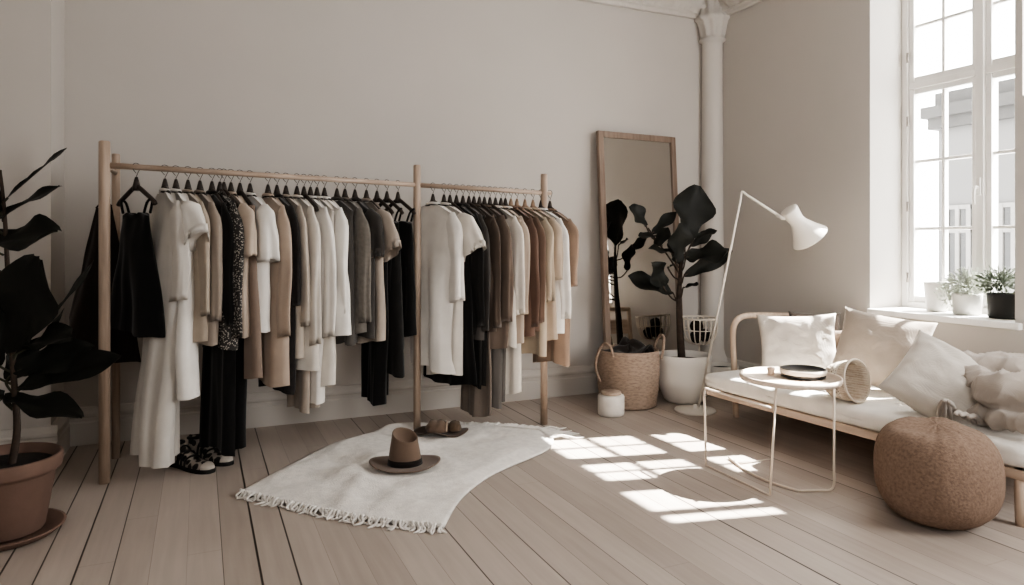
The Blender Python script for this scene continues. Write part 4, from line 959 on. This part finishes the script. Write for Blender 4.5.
# ------------------------------------------------------------------ window sill plants
zs = WZ0+.011
def sillp(u, X):
    p = onX(u, 300, X); p.z = zs; return p
p = sillp(937, 4.47); s_p = depth(p)/F
o = thing('flower_pot', 'plain white pot on the window sill, left of the airy plant', 'pot', p)
obj('pot_body', lathe(BM(), [(.055, 0), (.062, .006), (.078, .18), (.080, .192), (.074, .192), (.07, .16)], 36), mat('sill_white', '#dcd8d2', rough=.6), o)
obj('soil', lathe(BM(), [(.0725, .165), (.001, .17)], 24, cap0=False, cap1=True), SOIL, o)
GREY_G = mat('airy_leaf', '#a5ab98', rough=.7, var=.25, nscale=20, trans=.3); DEEP_G = mat('bushy_leaf', '#5d6652', rough=.7, var=.3, nscale=20, trans=.2)
def bushy(bm, c, R, n, sz, seed, squash=.8, stems=None):
    q = random.Random(seed)
    for k in range(n):
        d = Vector((q.gauss(0, 1), q.gauss(0, 1), q.gauss(0, 1)+.25)).normalized(); p = c+Vector((d.x*R, d.y*R, d.z*R*squash))*q.uniform(.45, 1)
        a = (d+Vector((q.uniform(-.6, .6), q.uniform(-.6, .6), q.uniform(-.4, .5)))).normalized(); s = a.orthogonal().normalized(); L_ = sz*q.uniform(.6, 1.3)
        v = [bm.verts.new(x) for x in (p, p+a*L_*.5+s*L_*.22, p+a*L_, p+a*L_*.5-s*L_*.22)]; bm.faces.new(v)
        if stems is not None and k % 6 == 0: tube(stems, [c-Vector((0, 0, R*.5)), c.lerp(p, .6)+UP*.01, p], .0015, 4, cap=False)
p = sillp(967, 4.44); pl1 = thing('potted_airy_plant', 'pale airy potted plant in a frosted pot on the window sill', 'potted plant', p)
obj('pot', lathe(BM(), [(.068, 0), (.078, .006), (.085, .12), (.086, .135), (.08, .135), (.077, .1)], 36), mat('frosted', '#c9c8c0', rough=.4), pl1)
lf = BM(); stm = BM(); bushy(lf, Vector((0, 0, .19)), .115, 700, .028, 4, .85, stm); bushy(lf, Vector((-.02, .10, .12)), .08, 220, .026, 9, 1.1, stm); obj('foliage', lf, GREY_G, pl1, False); obj('stem', stm, GREY_G, pl1)
p = sillp(1003, 4.42); pl2 = thing('potted_bushy_plant', 'green bushy plant in a dark pot at the right end of the sill', 'potted plant', p)
obj('pot', lathe(BM(), [(.07, 0), (.078, .006), (.082, .13), (.083, .15), (.077, .15), (.074, .1)], 36), mat('dark_pot', '#2b2a28', rough=.6), pl2)
lf = BM(); stm = BM(); bushy(lf, Vector((0, .02, .215)), .11, 700, .03, 14, .75, stm); obj('foliage', lf, DEEP_G, pl2, False); obj('stem', stm, DEEP_G, pl2)

# ------------------------------------------------------------------ light
sun = bpy.data.lights.new('sun', 'SUN'); so = bpy.data.objects.new('sun', sun); COL.objects.link(so)
sun.energy = 34; sun.angle = math.radians(.6); sun.color = (1, .955, .90)
sd = Vector((-.86, .195, -1)); so.rotation_euler = sd.to_track_quat('-Z', 'Y').to_euler(); so.location = (9, 0, 8)
def area(name, loc, direction, sx, sy, power, color=(1, 1, 1), portal=False):
    l = bpy.data.lights.new(name, 'AREA'); l.shape = 'RECTANGLE'; l.size = sx; l.size_y = sy; l.energy = power; l.color = color
    o = bpy.data.objects.new(name, l); COL.objects.link(o); o.location = loc; o.rotation_euler = Vector(direction).to_track_quat('-Z', 'Y').to_euler()
    if portal: l.cycles.is_portal = True
    return o
area('window_portal', (XO+.02, (GY0+WY1)/2, (WZ0+WZ1)/2), (-1, 0, 0), 1.15, 2.5, 1, portal=True)
area('right_fill_light', (XR-.06, .35, 1.9), (-.48, .87, -.06), 1.6, 2.2, 62, (1, .98, .96))  # added soft fill from the right; no window stands here
area('front_left_fill_light', (-.6, -1.6, 2.3), (.95, .35, -.05), 1.8, 1.8, 40, (1, .985, .97))  # added fill behind the camera to brighten the right wall
w = bpy.data.worlds.new('sky'); sc.world = w; w.use_nodes = True
bg = w.node_tree.nodes['Background']; bg.inputs[0].default_value = (1, .985, .965, 1); bg.inputs[1].default_value = 7.5
sc.view_settings.view_transform = 'AgX'; sc.view_settings.look = 'AgX - Medium High Contrast'; sc.view_settings.exposure = 1.46
cy_ = sc.cycles; cy_.use_denoising = True; cy_.max_bounces = 10; cy_.diffuse_bounces = 5; cy_.transparent_max_bounces = 12; cy_.sample_clamp_indirect = 6; cy_.caustics_reflective = False; cy_.caustics_refractive = False
